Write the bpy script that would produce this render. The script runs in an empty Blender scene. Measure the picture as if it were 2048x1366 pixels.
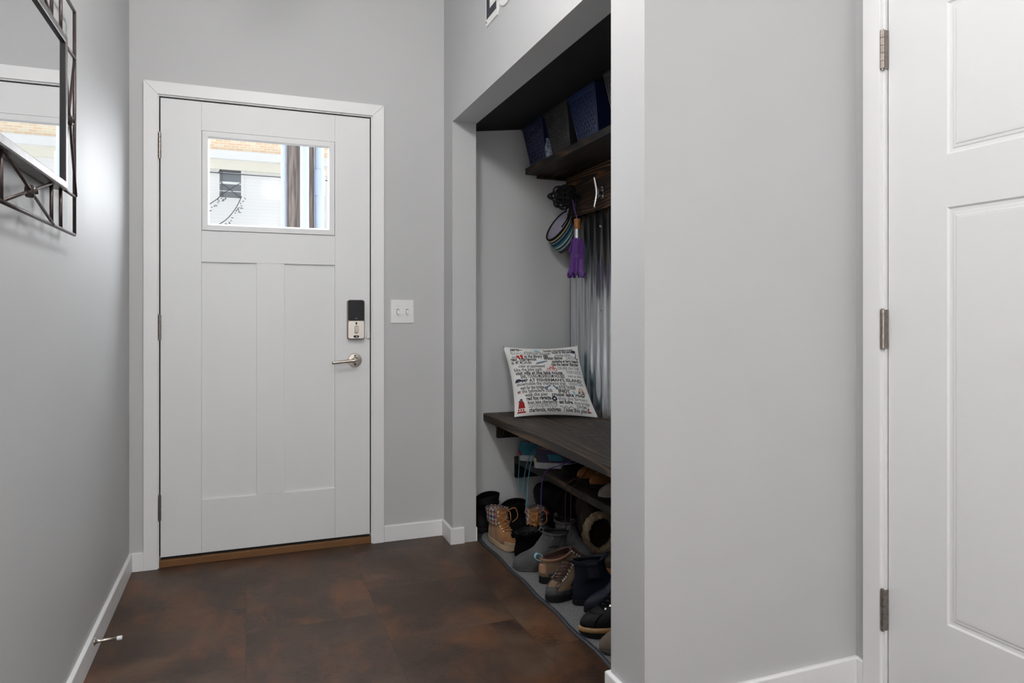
import bpy, bmesh, math, random
from mathutils import Vector, Matrix, noise as mnoise
PI = math.pi
SC = bpy.context.scene
COL = SC.collection
sin, cos = math.sin, math.cos

# ------------------------------------------------------------------ materials
def _n(nt, t, **kw):
    n = nt.nodes.new(t)
    for k, v in kw.items():
        setattr(n, k, v)
    return n

def new_mat(name):
    m = bpy.data.materials.new(name)
    m.use_nodes = True
    nt = m.node_tree
    nt.nodes.clear()
    out = _n(nt, 'ShaderNodeOutputMaterial')
    b = _n(nt, 'ShaderNodeBsdfPrincipled')
    nt.links.new(b.outputs[0], out.inputs[0])
    return m, nt, b

def mat(name, col, rough=0.5, metal=0.0, spec=0.5, bump=0.0, bscale=200.0, var=0.0, vscale=20.0, col2=None,
        stretch=(1, 1, 1), sheen=0.0, coat=0.0, bdist=0.001):
    m, nt, b = new_mat(name)
    b.inputs['Roughness'].default_value = rough
    b.inputs['Metallic'].default_value = metal
    b.inputs['Specular IOR Level'].default_value = spec
    b.inputs['Sheen Weight'].default_value = sheen
    b.inputs['Coat Weight'].default_value = coat
    tc = _n(nt, 'ShaderNodeTexCoord')
    mp = _n(nt, 'ShaderNodeMapping')
    mp.inputs['Scale'].default_value = stretch
    nt.links.new(tc.outputs['Object'], mp.inputs[0])
    nz = _n(nt, 'ShaderNodeTexNoise')
    nz.inputs['Scale'].default_value = vscale
    nz.inputs['Detail'].default_value = 4
    nt.links.new(mp.outputs[0], nz.inputs['Vector'])
    mx = _n(nt, 'ShaderNodeMix', data_type='RGBA')
    c2 = col2 if col2 else tuple(c * (1 - var) for c in col)
    mx.inputs[6].default_value = (*col, 1)
    mx.inputs[7].default_value = (*c2, 1)
    rp = _n(nt, 'ShaderNodeMapRange')
    rp.inputs[1].default_value = 0.35
    rp.inputs[2].default_value = 0.65
    nt.links.new(nz.outputs[0], rp.inputs[0])
    nt.links.new(rp.outputs[0], mx.inputs[0])
    nt.links.new(mx.outputs[2], b.inputs['Base Color'])
    if bump > 0:
        n2 = _n(nt, 'ShaderNodeTexNoise')
        n2.inputs['Scale'].default_value = bscale
        n2.inputs['Detail'].default_value = 2
        nt.links.new(mp.outputs[0], n2.inputs['Vector'])
        bp = _n(nt, 'ShaderNodeBump')
        bp.inputs['Strength'].default_value = bump
        bp.inputs['Distance'].default_value = bdist
        nt.links.new(n2.outputs[0], bp.inputs['Height'])
        nt.links.new(bp.outputs[0], b.inputs['Normal'])
    return m

def math_node(nt, op, a, b=None, c=None):
    n = _n(nt, 'ShaderNodeMath', operation=op)
    for i, v in enumerate((a, b, c)):
        if v is None:
            continue
        if isinstance(v, (int, float)):
            n.inputs[i].default_value = v
        else:
            nt.links.new(v, n.inputs[i])
    return n.outputs[0]

def ramp(nt, fac, stops):
    r = _n(nt, 'ShaderNodeValToRGB')
    e = r.color_ramp.elements
    e[0].position, e[0].color = stops[0][0], (*stops[0][1], 1)
    e[1].position, e[1].color = stops[1][0], (*stops[1][1], 1)
    for p, c in stops[2:]:
        x = e.new(p)
        x.color = (*c, 1)
    nt.links.new(fac, r.inputs[0])
    return r.outputs[0]

def mixc(nt, fac, a, b):
    m = _n(nt, 'ShaderNodeMix', data_type='RGBA')
    for i, v in ((0, fac), (6, a), (7, b)):
        if isinstance(v, (int, float)):
            m.inputs[i].default_value = v
        elif isinstance(v, tuple):
            m.inputs[i].default_value = (*v, 1)
        else:
            nt.links.new(v, m.inputs[i])
    return m.outputs[2]

def noise_tex(nt, vec, scale, detail=4, rough=0.5, dist=0.0, w=None):
    n = _n(nt, 'ShaderNodeTexNoise', noise_dimensions='4D' if w is not None else '3D')
    n.inputs['Scale'].default_value = scale
    n.inputs['Detail'].default_value = detail
    n.inputs['Roughness'].default_value = rough
    n.inputs['Distortion'].default_value = dist
    nt.links.new(vec, n.inputs['Vector'])
    if w is not None:
        nt.links.new(w, n.inputs['W'])
    return n.outputs[0]

def mapped(nt, src, scale):
    mp = _n(nt, 'ShaderNodeMapping')
    mp.inputs['Scale'].default_value = scale
    nt.links.new(src, mp.inputs[0])
    return mp.outputs[0]

def floor_material():
    m, nt, b = new_mat('rusty_tile')
    tc = _n(nt, 'ShaderNodeTexCoord')
    sp = _n(nt, 'ShaderNodeSeparateXYZ')
    nt.links.new(tc.outputs['Object'], sp.inputs[0])
    T = 0.46
    xs = math_node(nt, 'DIVIDE', sp.outputs[0], T)
    col = math_node(nt, 'FLOOR', xs)
    par = math_node(nt, 'FLOORED_MODULO', col, 2.0)
    off = math_node(nt, 'MULTIPLY', math_node(nt, 'SUBTRACT', 1.0, par), 0.23)
    ys = math_node(nt, 'DIVIDE', math_node(nt, 'ADD', math_node(nt, 'SUBTRACT', sp.outputs[1], 2.81), off), T)
    row = math_node(nt, 'FLOOR', ys)
    cb = _n(nt, 'ShaderNodeCombineXYZ')
    nt.links.new(col, cb.inputs[0])
    nt.links.new(row, cb.inputs[1])
    wn = _n(nt, 'ShaderNodeTexWhiteNoise', noise_dimensions='2D')
    nt.links.new(cb.outputs[0], wn.inputs['Vector'])
    w = math_node(nt, 'MULTIPLY', wn.outputs[0], 37.0)
    P = tc.outputs['Object']
    big = noise_tex(nt, P, 4.2, 5, 0.6, 0.4, w)
    rust = noise_tex(nt, mapped(nt, P, (1.3, 0.8, 1)), 4.0, 6, 0.65, 0.6, math_node(nt, 'ADD', w, 11.0))
    fine = noise_tex(nt, mapped(nt, P, (18, 70, 1)), 1.6, 4, 0.7)
    fine2 = noise_tex(nt, P, 90, 3, 0.7)
    c = ramp(nt, big, [(0.34, (0.020, 0.0100, 0.0068)), (0.46, (0.042, 0.0215, 0.0135)), (0.56, (0.066, 0.037, 0.0225)), (0.68, (0.098, 0.064, 0.042))])
    rf = math_node(nt, 'MULTIPLY', ramp(nt, rust, [(0.50, (0, 0, 0)), (0.68, (1, 1, 1))]), 0.7)
    c = mixc(nt, rf, c, (0.155, 0.055, 0.019))
    ff = ramp(nt, fine, [(0.42, (0, 0, 0)), (0.75, (1, 1, 1))])
    c = mixc(nt, math_node(nt, 'MULTIPLY', ff, 0.35), c, (0.10, 0.070, 0.048))
    fs = ramp(nt, fine2, [(0.36, (1, 1, 1)), (0.50, (0, 0, 0))])
    blot = ramp(nt, noise_tex(nt, P, 6.5, 3, 0.5, 0.3, math_node(nt, 'ADD', w, 4.0)), [(0.56, (0, 0, 0)), (0.66, (1, 1, 1))])
    c = mixc(nt, math_node(nt, 'MULTIPLY', math_node(nt, 'MULTIPLY', fs, blot), 0.85), c, (0.012, 0.008, 0.006))
    tint = math_node(nt, 'ADD', math_node(nt, 'MULTIPLY', wn.outputs[0], 0.45), 0.76)
    hs = _n(nt, 'ShaderNodeHueSaturation')
    nt.links.new(c, hs.inputs['Color'])
    nt.links.new(tint, hs.inputs['Value'])
    c = hs.outputs[0]
    fx = math_node(nt, 'FRACT', xs)
    fy = math_node(nt, 'FRACT', ys)
    dx = math_node(nt, 'MINIMUM', fx, math_node(nt, 'SUBTRACT', 1.0, fx))
    dy = math_node(nt, 'MINIMUM', fy, math_node(nt, 'SUBTRACT', 1.0, fy))
    seam = math_node(nt, 'LESS_THAN', math_node(nt, 'MINIMUM', dx, dy), 0.0022)
    c = mixc(nt, math_node(nt, 'MULTIPLY', seam, 0.6), c, (0.012, 0.008, 0.006))
    nt.links.new(c, b.inputs['Base Color'])
    rr = math_node(nt, 'ADD', math_node(nt, 'MULTIPLY', big, 0.2), 0.36)
    nt.links.new(rr, b.inputs['Roughness'])
    b.inputs['Specular IOR Level'].default_value = 0.35
    bp = _n(nt, 'ShaderNodeBump')
    bp.inputs['Strength'].default_value = 0.25
    bp.inputs['Distance'].default_value = 0.001
    nt.links.new(fine, bp.inputs['Height'])
    nt.links.new(bp.outputs[0], b.inputs['Normal'])
    return m

def wood_material(name, axis=1, dark=(0.012, 0.010, 0.009), light=(0.16, 0.085, 0.035), amount=0.55, seed=0.0, planks=0.0):
    """dark stained pine: growth-ring streaks running along `axis`"""
    m, nt, b = new_mat(name)
    tc = _n(nt, 'ShaderNodeTexCoord')
    P = tc.outputs['Object']
    sc = [9.0, 9.0, 9.0]
    sc[axis] = 0.9
    v = mapped(nt, P, tuple(sc))
    vw = _n(nt, 'ShaderNodeVectorMath', operation='ADD')
    nt.links.new(v, vw.inputs[0])
    vw.inputs[1].default_value = (seed, seed * 1.7, seed * .6)
    rings = noise_tex(nt, vw.outputs[0], 0.85, 1, 0.4, 0.6)
    saw = math_node(nt, 'FRACT', math_node(nt, 'MULTIPLY', rings, 15.0))
    line = ramp(nt, saw, [(0.0, (0, 0, 0)), (0.48, (0.05, 0.05, 0.05)), (0.80, (1, 1, 1)), (1.0, (0, 0, 0))])
    sc2 = [160.0, 160.0, 160.0]
    sc2[axis] = 4.0
    fib = noise_tex(nt, mapped(nt, P, tuple(sc2)), 1.0, 3, 0.6)
    wear = noise_tex(nt, vw.outputs[0], 0.55, 2, 0.5, 0.3)
    wf = ramp(nt, wear, [(0.38, (0.15, 0.15, 0.15)), (0.62, (1, 1, 1))])
    f = math_node(nt, 'MULTIPLY', math_node(nt, 'MULTIPLY', line, wf), amount)
    base = mixc(nt, fib, dark, tuple(d * 2.6 for d in dark))
    c = mixc(nt, f, base, light)
    if planks:
        sp = _n(nt, 'ShaderNodeSeparateXYZ')
        nt.links.new(P, sp.inputs[0])
        fr = math_node(nt, 'FRACT', math_node(nt, 'DIVIDE', sp.outputs[0], planks))
        gap = math_node(nt, 'LESS_THAN', fr, 0.025)
        c = mixc(nt, gap, c, (0.004, 0.004, 0.004))
    nt.links.new(c, b.inputs['Base Color'])
    b.inputs['Roughness'].default_value = 0.5
    b.inputs['Specular IOR Level'].default_value = 0.25
    bp = _n(nt, 'ShaderNodeBump')
    bp.inputs['Strength'].default_value = 0.35
    bp.inputs['Distance'].default_value = 0.001
    nt.links.new(math_node(nt, 'ADD', fib, line), bp.inputs['Height'])
    nt.links.new(bp.outputs[0], b.inputs['Normal'])
    return m

def plaid_material():
    m, nt, b = new_mat('plaid_flannel')
    tc = _n(nt, 'ShaderNodeTexCoord')
    sp = _n(nt, 'ShaderNodeSeparateXYZ')
    nt.links.new(tc.outputs['Object'], sp.inputs[0])
    h = math_node(nt, 'ADD', sp.outputs[0], sp.outputs[1])
    def stripe(v, per, wid, ph=0.0):
        return math_node(nt, 'LESS_THAN', math_node(nt, 'FRACT', math_node(nt, 'ADD', math_node(nt, 'DIVIDE', v, per), ph)), wid)
    c = mixc(nt, stripe(h, 0.026, 0.45), (0.035, 0.05, 0.085), (0.34, 0.33, 0.31))
    c = mixc(nt, math_node(nt, 'MULTIPLY', stripe(sp.outputs[2], 0.022, 0.45), 0.75), c, (0.012, 0.016, 0.03))
    c = mixc(nt, math_node(nt, 'MULTIPLY', stripe(sp.outputs[2], 0.022, 0.14, 0.3), 0.8), c, (0.38, 0.36, 0.33))
    c = mixc(nt, math_node(nt, 'MULTIPLY', stripe(h, 0.052, 0.13, 0.6), 0.8), c, (0.30, 0.03, 0.03))
    c = mixc(nt, math_node(nt, 'MULTIPLY', stripe(sp.outputs[2], 0.044, 0.12, 0.5), 0.7), c, (0.35, 0.18, 0.05))
    sal = noise_tex(nt, tc.outputs['Object'], 500, 2)
    c = mixc(nt, ramp(nt, sal, [(0.45, (0, 0, 0)), (0.6, (0.5, 0.5, 0.5))]), c, (0.02, 0.02, 0.03))
    nt.links.new(c, b.inputs['Base Color'])
    b.inputs['Roughness'].default_value = 0.95
    return m

def carpet_material():
    m, nt, b = new_mat('grey_mat_pile')
    tc = _n(nt, 'ShaderNodeTexCoord')
    f = noise_tex(nt, tc.outputs['Object'], 420, 3, 0.8)
    c = ramp(nt, f, [(0.32, (0.03, 0.03, 0.032)), (0.5, (0.15, 0.15, 0.155)), (0.66, (0.48, 0.48, 0.48))])
    nt.links.new(c, b.inputs['Base Color'])
    b.inputs['Roughness'].default_value = 1.0
    bp = _n(nt, 'ShaderNodeBump')
    bp.inputs['Strength'].default_value = 0.9
    bp.inputs['Distance'].default_value = 0.004
    nt.links.new(f, bp.inputs['Height'])
    nt.links.new(bp.outputs[0], b.inputs['Normal'])
    return m

def brick_material():
    m, nt, b = new_mat('pale_brick')
    tc = _n(nt, 'ShaderNodeTexCoord')
    mp = _n(nt, 'ShaderNodeMapping')
    mp.inputs['Rotation'].default_value = (PI / 2, 0, 0)
    nt.links.new(tc.outputs['Object'], mp.inputs[0])
    br = _n(nt, 'ShaderNodeTexBrick')
    br.inputs['Scale'].default_value = 1.0
    br.inputs['Brick Width'].default_value = 0.24
    br.inputs['Row Height'].default_value = 0.08
    br.inputs['Mortar Size'].default_value = 0.010
    br.inputs['Color1'].default_value = (0.86, 0.60, 0.38, 1)
    br.inputs['Color2'].default_value = (0.88, 0.76, 0.54, 1)
    br.inputs['Mortar'].default_value = (0.88, 0.84, 0.78, 1)
    nt.links.new(mp.outputs[0], br.inputs['Vector'])
    nt.links.new(br.outputs[0], b.inputs['Base Color'])
    b.inputs['Roughness'].default_value = 0.9
    return m

def siding_material():
    m, nt, b = new_mat('white_siding')
    tc = _n(nt, 'ShaderNodeTexCoord')
    sp = _n(nt, 'ShaderNodeSeparateXYZ')
    nt.links.new(tc.outputs['Object'], sp.inputs[0])
    fr = math_node(nt, 'FRACT', math_node(nt, 'DIVIDE', sp.outputs[2], 0.11))
    c = mixc(nt, math_node(nt, 'LESS_THAN', fr, 0.06), (0.82, 0.82, 0.80), (0.70, 0.70, 0.69))
    nt.links.new(c, b.inputs['Base Color'])
    b.inputs['Roughness'].default_value = 0.7
    return m

def glass_material():
    m = bpy.data.materials.new('window_glass')
    m.use_nodes = True
    nt = m.node_tree
    nt.nodes.clear()
    out = _n(nt, 'ShaderNodeOutputMaterial')
    tr = _n(nt, 'ShaderNodeBsdfTransparent')
    gl = _n(nt, 'ShaderNodeBsdfGlossy')
    gl.inputs['Roughness'].default_value = 0.02
    fr = _n(nt, 'ShaderNodeFresnel')
    fr.inputs[0].default_value = 1.05
    mx = _n(nt, 'ShaderNodeMixShader')
    nt.links.new(fr.outputs[0], mx.inputs[0])
    nt.links.new(tr.outputs[0], mx.inputs[1])
    nt.links.new(gl.outputs[0], mx.inputs[2])
    nt.links.new(mx.outputs[0], out.inputs[0])
    return m

def emit_material(name, col, strength):
    m, nt, b = new_mat(name)
    b.inputs['Base Color'].default_value = (*col, 1)
    b.inputs['Emission Color'].default_value = (*col, 1)
    b.inputs['Emission Strength'].default_value = strength
    return m

def corrugated_material():
    m, nt, b = new_mat('galvanized_sheet')
    tc = _n(nt, 'ShaderNodeTexCoord')
    big = noise_tex(nt, mapped(nt, tc.outputs['Object'], (1, .4, 0.3)), 3, 3, 0.5)
    c = ramp(nt, big, [(0.3, (0.64, 0.68, 0.71)), (0.7, (0.78, 0.80, 0.82))])
    nt.links.new(c, b.inputs['Base Color'])
    b.inputs['Metallic'].default_value = 1.0
    rr = math_node(nt, 'ADD', math_node(nt, 'MULTIPLY', big, 0.08), 0.20)
    nt.links.new(rr, b.inputs['Roughness'])
    return m

WALLC = (0.500, 0.502, 0.506)
M = {}
M['wall'] = mat('grey_wall_paint', WALLC, 0.55, spec=0.28, bump=0.12, bscale=260, var=0.02, vscale=3, bdist=0.0006)
M['white'] = mat('white_trim_paint', (0.78, 0.78, 0.785), 0.40, spec=0.4, bump=0.05, bscale=120, var=0.015, vscale=6, bdist=0.0004)
M['doorwhite'] = mat('white_door_paint', (0.735, 0.74, 0.745), 0.45, spec=0.35, bump=0.08, bscale=150, var=0.02, vscale=5, stretch=(1, 1, .3), bdist=0.0004)
M['ceil'] = mat('white_ceiling_paint', (0.78, 0.78, 0.78), 0.9)
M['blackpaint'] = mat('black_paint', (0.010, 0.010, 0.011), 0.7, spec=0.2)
M['floor'] = floor_material()
M['nickel'] = mat('satin_nickel', (0.52, 0.47, 0.42), 0.28, 1.0, var=0.1, vscale=60)
M['bronze'] = mat('dull_hinge_metal', (0.30, 0.265, 0.24), 0.38, 1.0, var=0.25, vscale=90)
M['chrome'] = mat('polished_chrome', (0.78, 0.79, 0.80), 0.10, 1.0)
M['iron'] = mat('dark_wrought_iron', (0.085, 0.065, 0.062), 0.38, 0.65, var=0.3, vscale=60)
M['frame_bar'] = mat('pewter_bar', (0.26, 0.245, 0.24), 0.33, 0.75, var=0.2, vscale=40)
M['mirror'] = mat('mirror_silver', (0.88, 0.885, 0.89), 0.015, 1.0)
M['oakthr'] = wood_material('oak_threshold', 0, (0.085, 0.040, 0.016), (0.22, 0.11, 0.045), 0.5, 3.0)
M['rubber'] = mat('black_rubber', (0.009, 0.009, 0.010), 0.6, spec=0.25)
M['wood_bench'] = wood_material('stained_pine_bench', 1, (0.008, 0.0073, 0.007), (0.26, 0.145, 0.066), 0.5, 0.4, 0.17)
M['wood_shelf'] = wood_material('stained_pine_shelf', 1, (0.006, 0.005, 0.0045), (0.26, 0.138, 0.058), 0.62, 5.3)
M['wood_board'] = wood_material('stained_pine_board', 1, (0.008, 0.006, 0.005), (0.34, 0.16, 0.055), 0.85, 9.1)
M['galv'] = corrugated_material()
M['mat'] = carpet_material()
M['matedge'] = mat('mat_binding', (0.022, 0.026, 0.032), 0.5, bump=0.3, bscale=300)
M['bluebox'] = mat('blue_plastic', (0.005, 0.014, 0.065), 0.28, spec=0.5)
M['greybox'] = mat('charcoal_plastic', (0.028, 0.027, 0.027), 0.4)
M['wire'] = mat('black_wire', (0.012, 0.012, 0.014), 0.35)
M['plate'] = mat('white_plastic', (0.78, 0.78, 0.78), 0.3)
M['lockblack'] = mat('lock_black_plastic', (0.008, 0.008, 0.011), 0.4, spec=0.25)
M['lockplate'] = mat('brushed_nickel_plate', (0.66, 0.62, 0.57), 0.34, 0.85)
M['lockside'] = mat('lock_side_metal', (0.20, 0.17, 0.15), 0.35, 0.9)
M['signwhite'] = mat('sign_white', (0.78, 0.78, 0.77), 0.45)
M['signink'] = mat('sign_navy_ink', (0.022, 0.022, 0.034), 0.5)
M['glass'] = glass_material()
M['pillow'] = mat('white_canvas', (0.84, 0.84, 0.82), 0.95, bump=0.3, bscale=700, sheen=0.1)
M['pillowback'] = mat('teal_print_fabric', (0.03, 0.20, 0.26), 0.9, col2=(0.30, 0.50, 0.55), vscale=28)
M['ink'] = mat('charcoal_ink', (0.035, 0.037, 0.044), 0.9)
M['inklight'] = mat('grey_ink', (0.19, 0.20, 0.22), 0.9)
M['inkblue'] = mat('navy_ink', (0.022, 0.032, 0.075), 0.9)
M['inksteel'] = mat('steel_blue_ink', (0.14, 0.20, 0.29), 0.9)
M['inkred'] = mat('red_ink', (0.42, 0.030, 0.022), 0.9)
M['inkdred'] = mat('dark_red_ink', (0.28, 0.012, 0.012), 0.9)
M['inkaqua'] = mat('aqua_ink', (0.32, 0.55, 0.62), 0.9)
M['inkorange'] = mat('orange_ink', (0.52, 0.20, 0.07), 0.9)
M['purple'] = mat('purple_nylon', (0.075, 0.014, 0.17), 0.5, spec=0.4, sheen=0.2, bump=0.2, bscale=60)
M['handlewood'] = mat('varnished_wood', (0.36, 0.13, 0.022), 0.25, col2=(0.20, 0.06, 0.01), vscale=40, stretch=(1, 1, .1), coat=0.4)
M['silver'] = mat('brushed_silver', (0.62, 0.62, 0.62), 0.25, 1.0)
def fabric(name, c, v=0.2, r=0.95):
    return mat(name, c, r, spec=0.2, bump=0.35, bscale=500, var=v, vscale=60)
M['vis_black'] = fabric('visor_black', (0.008, 0.008, 0.010))
M['vis_navy'] = fabric('visor_navy', (0.018, 0.020, 0.055))
M['vis_teal'] = fabric('visor_teal', (0.030, 0.17, 0.20))
M['vis_dteal'] = fabric('visor_dark_teal', (0.010, 0.055, 0.075))
M['vis_white'] = fabric('visor_white', (0.50, 0.48, 0.48))
M['vis_yellow'] = fabric('visor_yellow', (0.40, 0.38, 0.15))
M['vis_lav'] = fabric('visor_lining', (0.34, 0.32, 0.40), 0.08)
M['vis_grey'] = fabric('visor_grey', (0.055, 0.055, 0.06))
# footwear
M['nubuck'] = mat('tan_nubuck', (0.25, 0.115, 0.036), 0.9, col2=(0.15, 0.062, 0.018), vscale=16, bump=0.3, bscale=400, sheen=0.2)
M['tansole'] = mat('cream_sole', (0.34, 0.245, 0.15), 0.7, var=0.2, vscale=30)
M['orangelace'] = mat('orange_lace', (0.33, 0.13, 0.036), 0.9)
M['plaid'] = plaid_material()
M['blackleather'] = mat('black_leather', (0.004, 0.004, 0.005), 0.6, spec=0.22, bump=0.2, bscale=120)
M['blacksuede'] = mat('black_suede', (0.003, 0.003, 0.0035), 1.0, spec=0.05, bump=0.7, bscale=350, bdist=.003)
M['blacksole'] = mat('black_sole', (0.006, 0.006, 0.0065), 0.7, spec=0.2)
M['stackheel'] = mat('stacked_heel', (0.05, 0.028, 0.016), 0.5, var=0.3, vscale=60, stretch=(1, 1, 6))
M['greysuede'] = mat('grey_suede', (0.078, 0.080, 0.082), 0.95, spec=0.15, var=0.3, vscale=18, bump=0.35, bscale=450, sheen=0.15)
M['greygore'] = mat('grey_elastic', (0.050, 0.051, 0.054), 0.9, bump=0.8, bscale=300, stretch=(1, 1, .05), bdist=.002)
M['greysole'] = mat('grey_sole', (0.040, 0.038, 0.037), 0.7, var=0.3, vscale=40)
M['darkemblem'] = mat('dark_emblem', (0.012, 0.012, 0.013), 0.8)
M['taupe'] = mat('taupe_nubuck', (0.155, 0.100, 0.060), 0.9, col2=(0.10, 0.064, 0.038), vscale=18, bump=0.3, bscale=400)
M['peach'] = mat('peach_mesh', (0.28, 0.16, 0.095), 0.9, bump=0.4, bscale=600)
M['maroon'] = mat('maroon_lining', (0.030, 0.0085, 0.006), 0.85)
M['tealloop'] = mat('teal_webbing', (0.18, 0.42, 0.48), 0.7)
M['slate'] = mat('slate_rubber', (0.030, 0.032, 0.036), 0.6, var=0.3, vscale=40)
M['laceM'] = mat('brown_lace', (0.045, 0.022, 0.017), 0.9)
M['eyelet'] = mat('pale_eyelet', (0.62, 0.62, 0.62), 0.4, 0.4)
M['navyrub'] = mat('navy_rubber', (0.0065, 0.0085, 0.017), 0.58, spec=0.22)
M['navygore'] = mat('navy_elastic', (0.008, 0.010, 0.019), 0.85, bump=0.9, bscale=300, stretch=(1, 1, .05), bdist=.002)
M['goldwelt'] = mat('tan_welt', (0.30, 0.17, 0.065), 0.45, var=0.3, vscale=60)
M['olive'] = mat('brown_canvas', (0.115, 0.088, 0.066), 0.9, var=0.25, vscale=30, bump=0.3, bscale=500)
M['furbrown'] = mat('dark_brown_suede', (0.045, 0.030, 0.023), 0.9, var=0.3, vscale=14)
M['fleece'] = mat('cream_fleece', (0.56, 0.44, 0.31), 1.0, spec=0.05, col2=(0.40, 0.30, 0.20), vscale=60, bump=1.0, bscale=220, bdist=.006)
M['gum'] = mat('orange_gum_sole', (0.36, 0.14, 0.030), 0.6, var=0.3, vscale=30)
M['brownleather'] = mat('brown_leather', (0.060, 0.034, 0.022), 0.5)
M['runteal'] = mat('teal_runner_mesh', (0.02, 0.16, 0.22), 0.8, bump=0.3, bscale=700)
M['runnavy'] = mat('dark_runner_mesh', (0.026, 0.034, 0.062), 0.8, col2=(0.06, 0.03, 0.09), vscale=22, bump=0.3, bscale=700)
M['runwhite'] = mat('white_midsole', (0.50, 0.52, 0.55), 0.6, var=0.15, vscale=40)
M['runyellow'] = mat('pale_yellow_rubber', (0.52, 0.50, 0.22), 0.6)
M['runpink'] = mat('pale_pink_lining', (0.42, 0.31, 0.33), 0.85)
M['tealace'] = mat('teal_lace', (0.08, 0.28, 0.36), 0.8)
M['purplelace'] = mat('purple_lace', (0.075, 0.045, 0.22), 0.8)
M['crimson'] = mat('crimson_rubber', (0.25, 0.01, 0.05), 0.6)
M['tansuede'] = mat('tan_suede', (0.26, 0.105, 0.026), 0.9, col2=(0.15, 0.056, 0.014), vscale=20, bump=0.3, bscale=400)
M['greycanvas'] = mat('grey_brown_suede', (0.24, 0.20, 0.175), 0.95, var=0.25, vscale=25, bump=0.3, bscale=400)
M['bag'] = mat('black_nylon', (0.004, 0.0042, 0.006), 0.6, spec=0.2, bump=0.3, bscale=25, bdist=.01)
M['redtag'] = mat('red_tag', (0.30, 0.012, 0.010), 0.6)
M['whitetag'] = mat('white_label', (0.6, 0.6, 0.6), 0.6)
# outdoors
M['brick'] = brick_material()
M['siding'] = siding_material()
M['fascia'] = mat('white_fascia', (0.80, 0.80, 0.79), 0.7)
M['cream'] = mat('cream_board', (0.80, 0.76, 0.66), 0.7)
M['winpane'] = mat('dark_window_pane', (0.20, 0.215, 0.23), 0.25)
M['windark'] = mat('window_shade', (0.11, 0.12, 0.13), 0.4)
M['pole'] = mat('weathered_pole', (0.20, 0.165, 0.145), 0.9, col2=(0.09, 0.07, 0.062), vscale=9, stretch=(6, 6, .35), bump=0.8, bscale=60, bdist=.01)
M['conduit'] = mat('pale_blue_conduit', (0.46, 0.53, 0.66), 0.45)
M['twig'] = mat('dark_twig', (0.10, 0.095, 0.095), 0.9)
M['ground'] = mat('asphalt_ground', (0.30, 0.30, 0.30), 0.9, var=0.15, vscale=3)

# ------------------------------------------------------------------ mesh helpers
def wmat(o):
    m = Matrix.Identity(4)
    while o is not None:
        m = o.matrix_basis @ m
        o = o.parent
    return m

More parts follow.
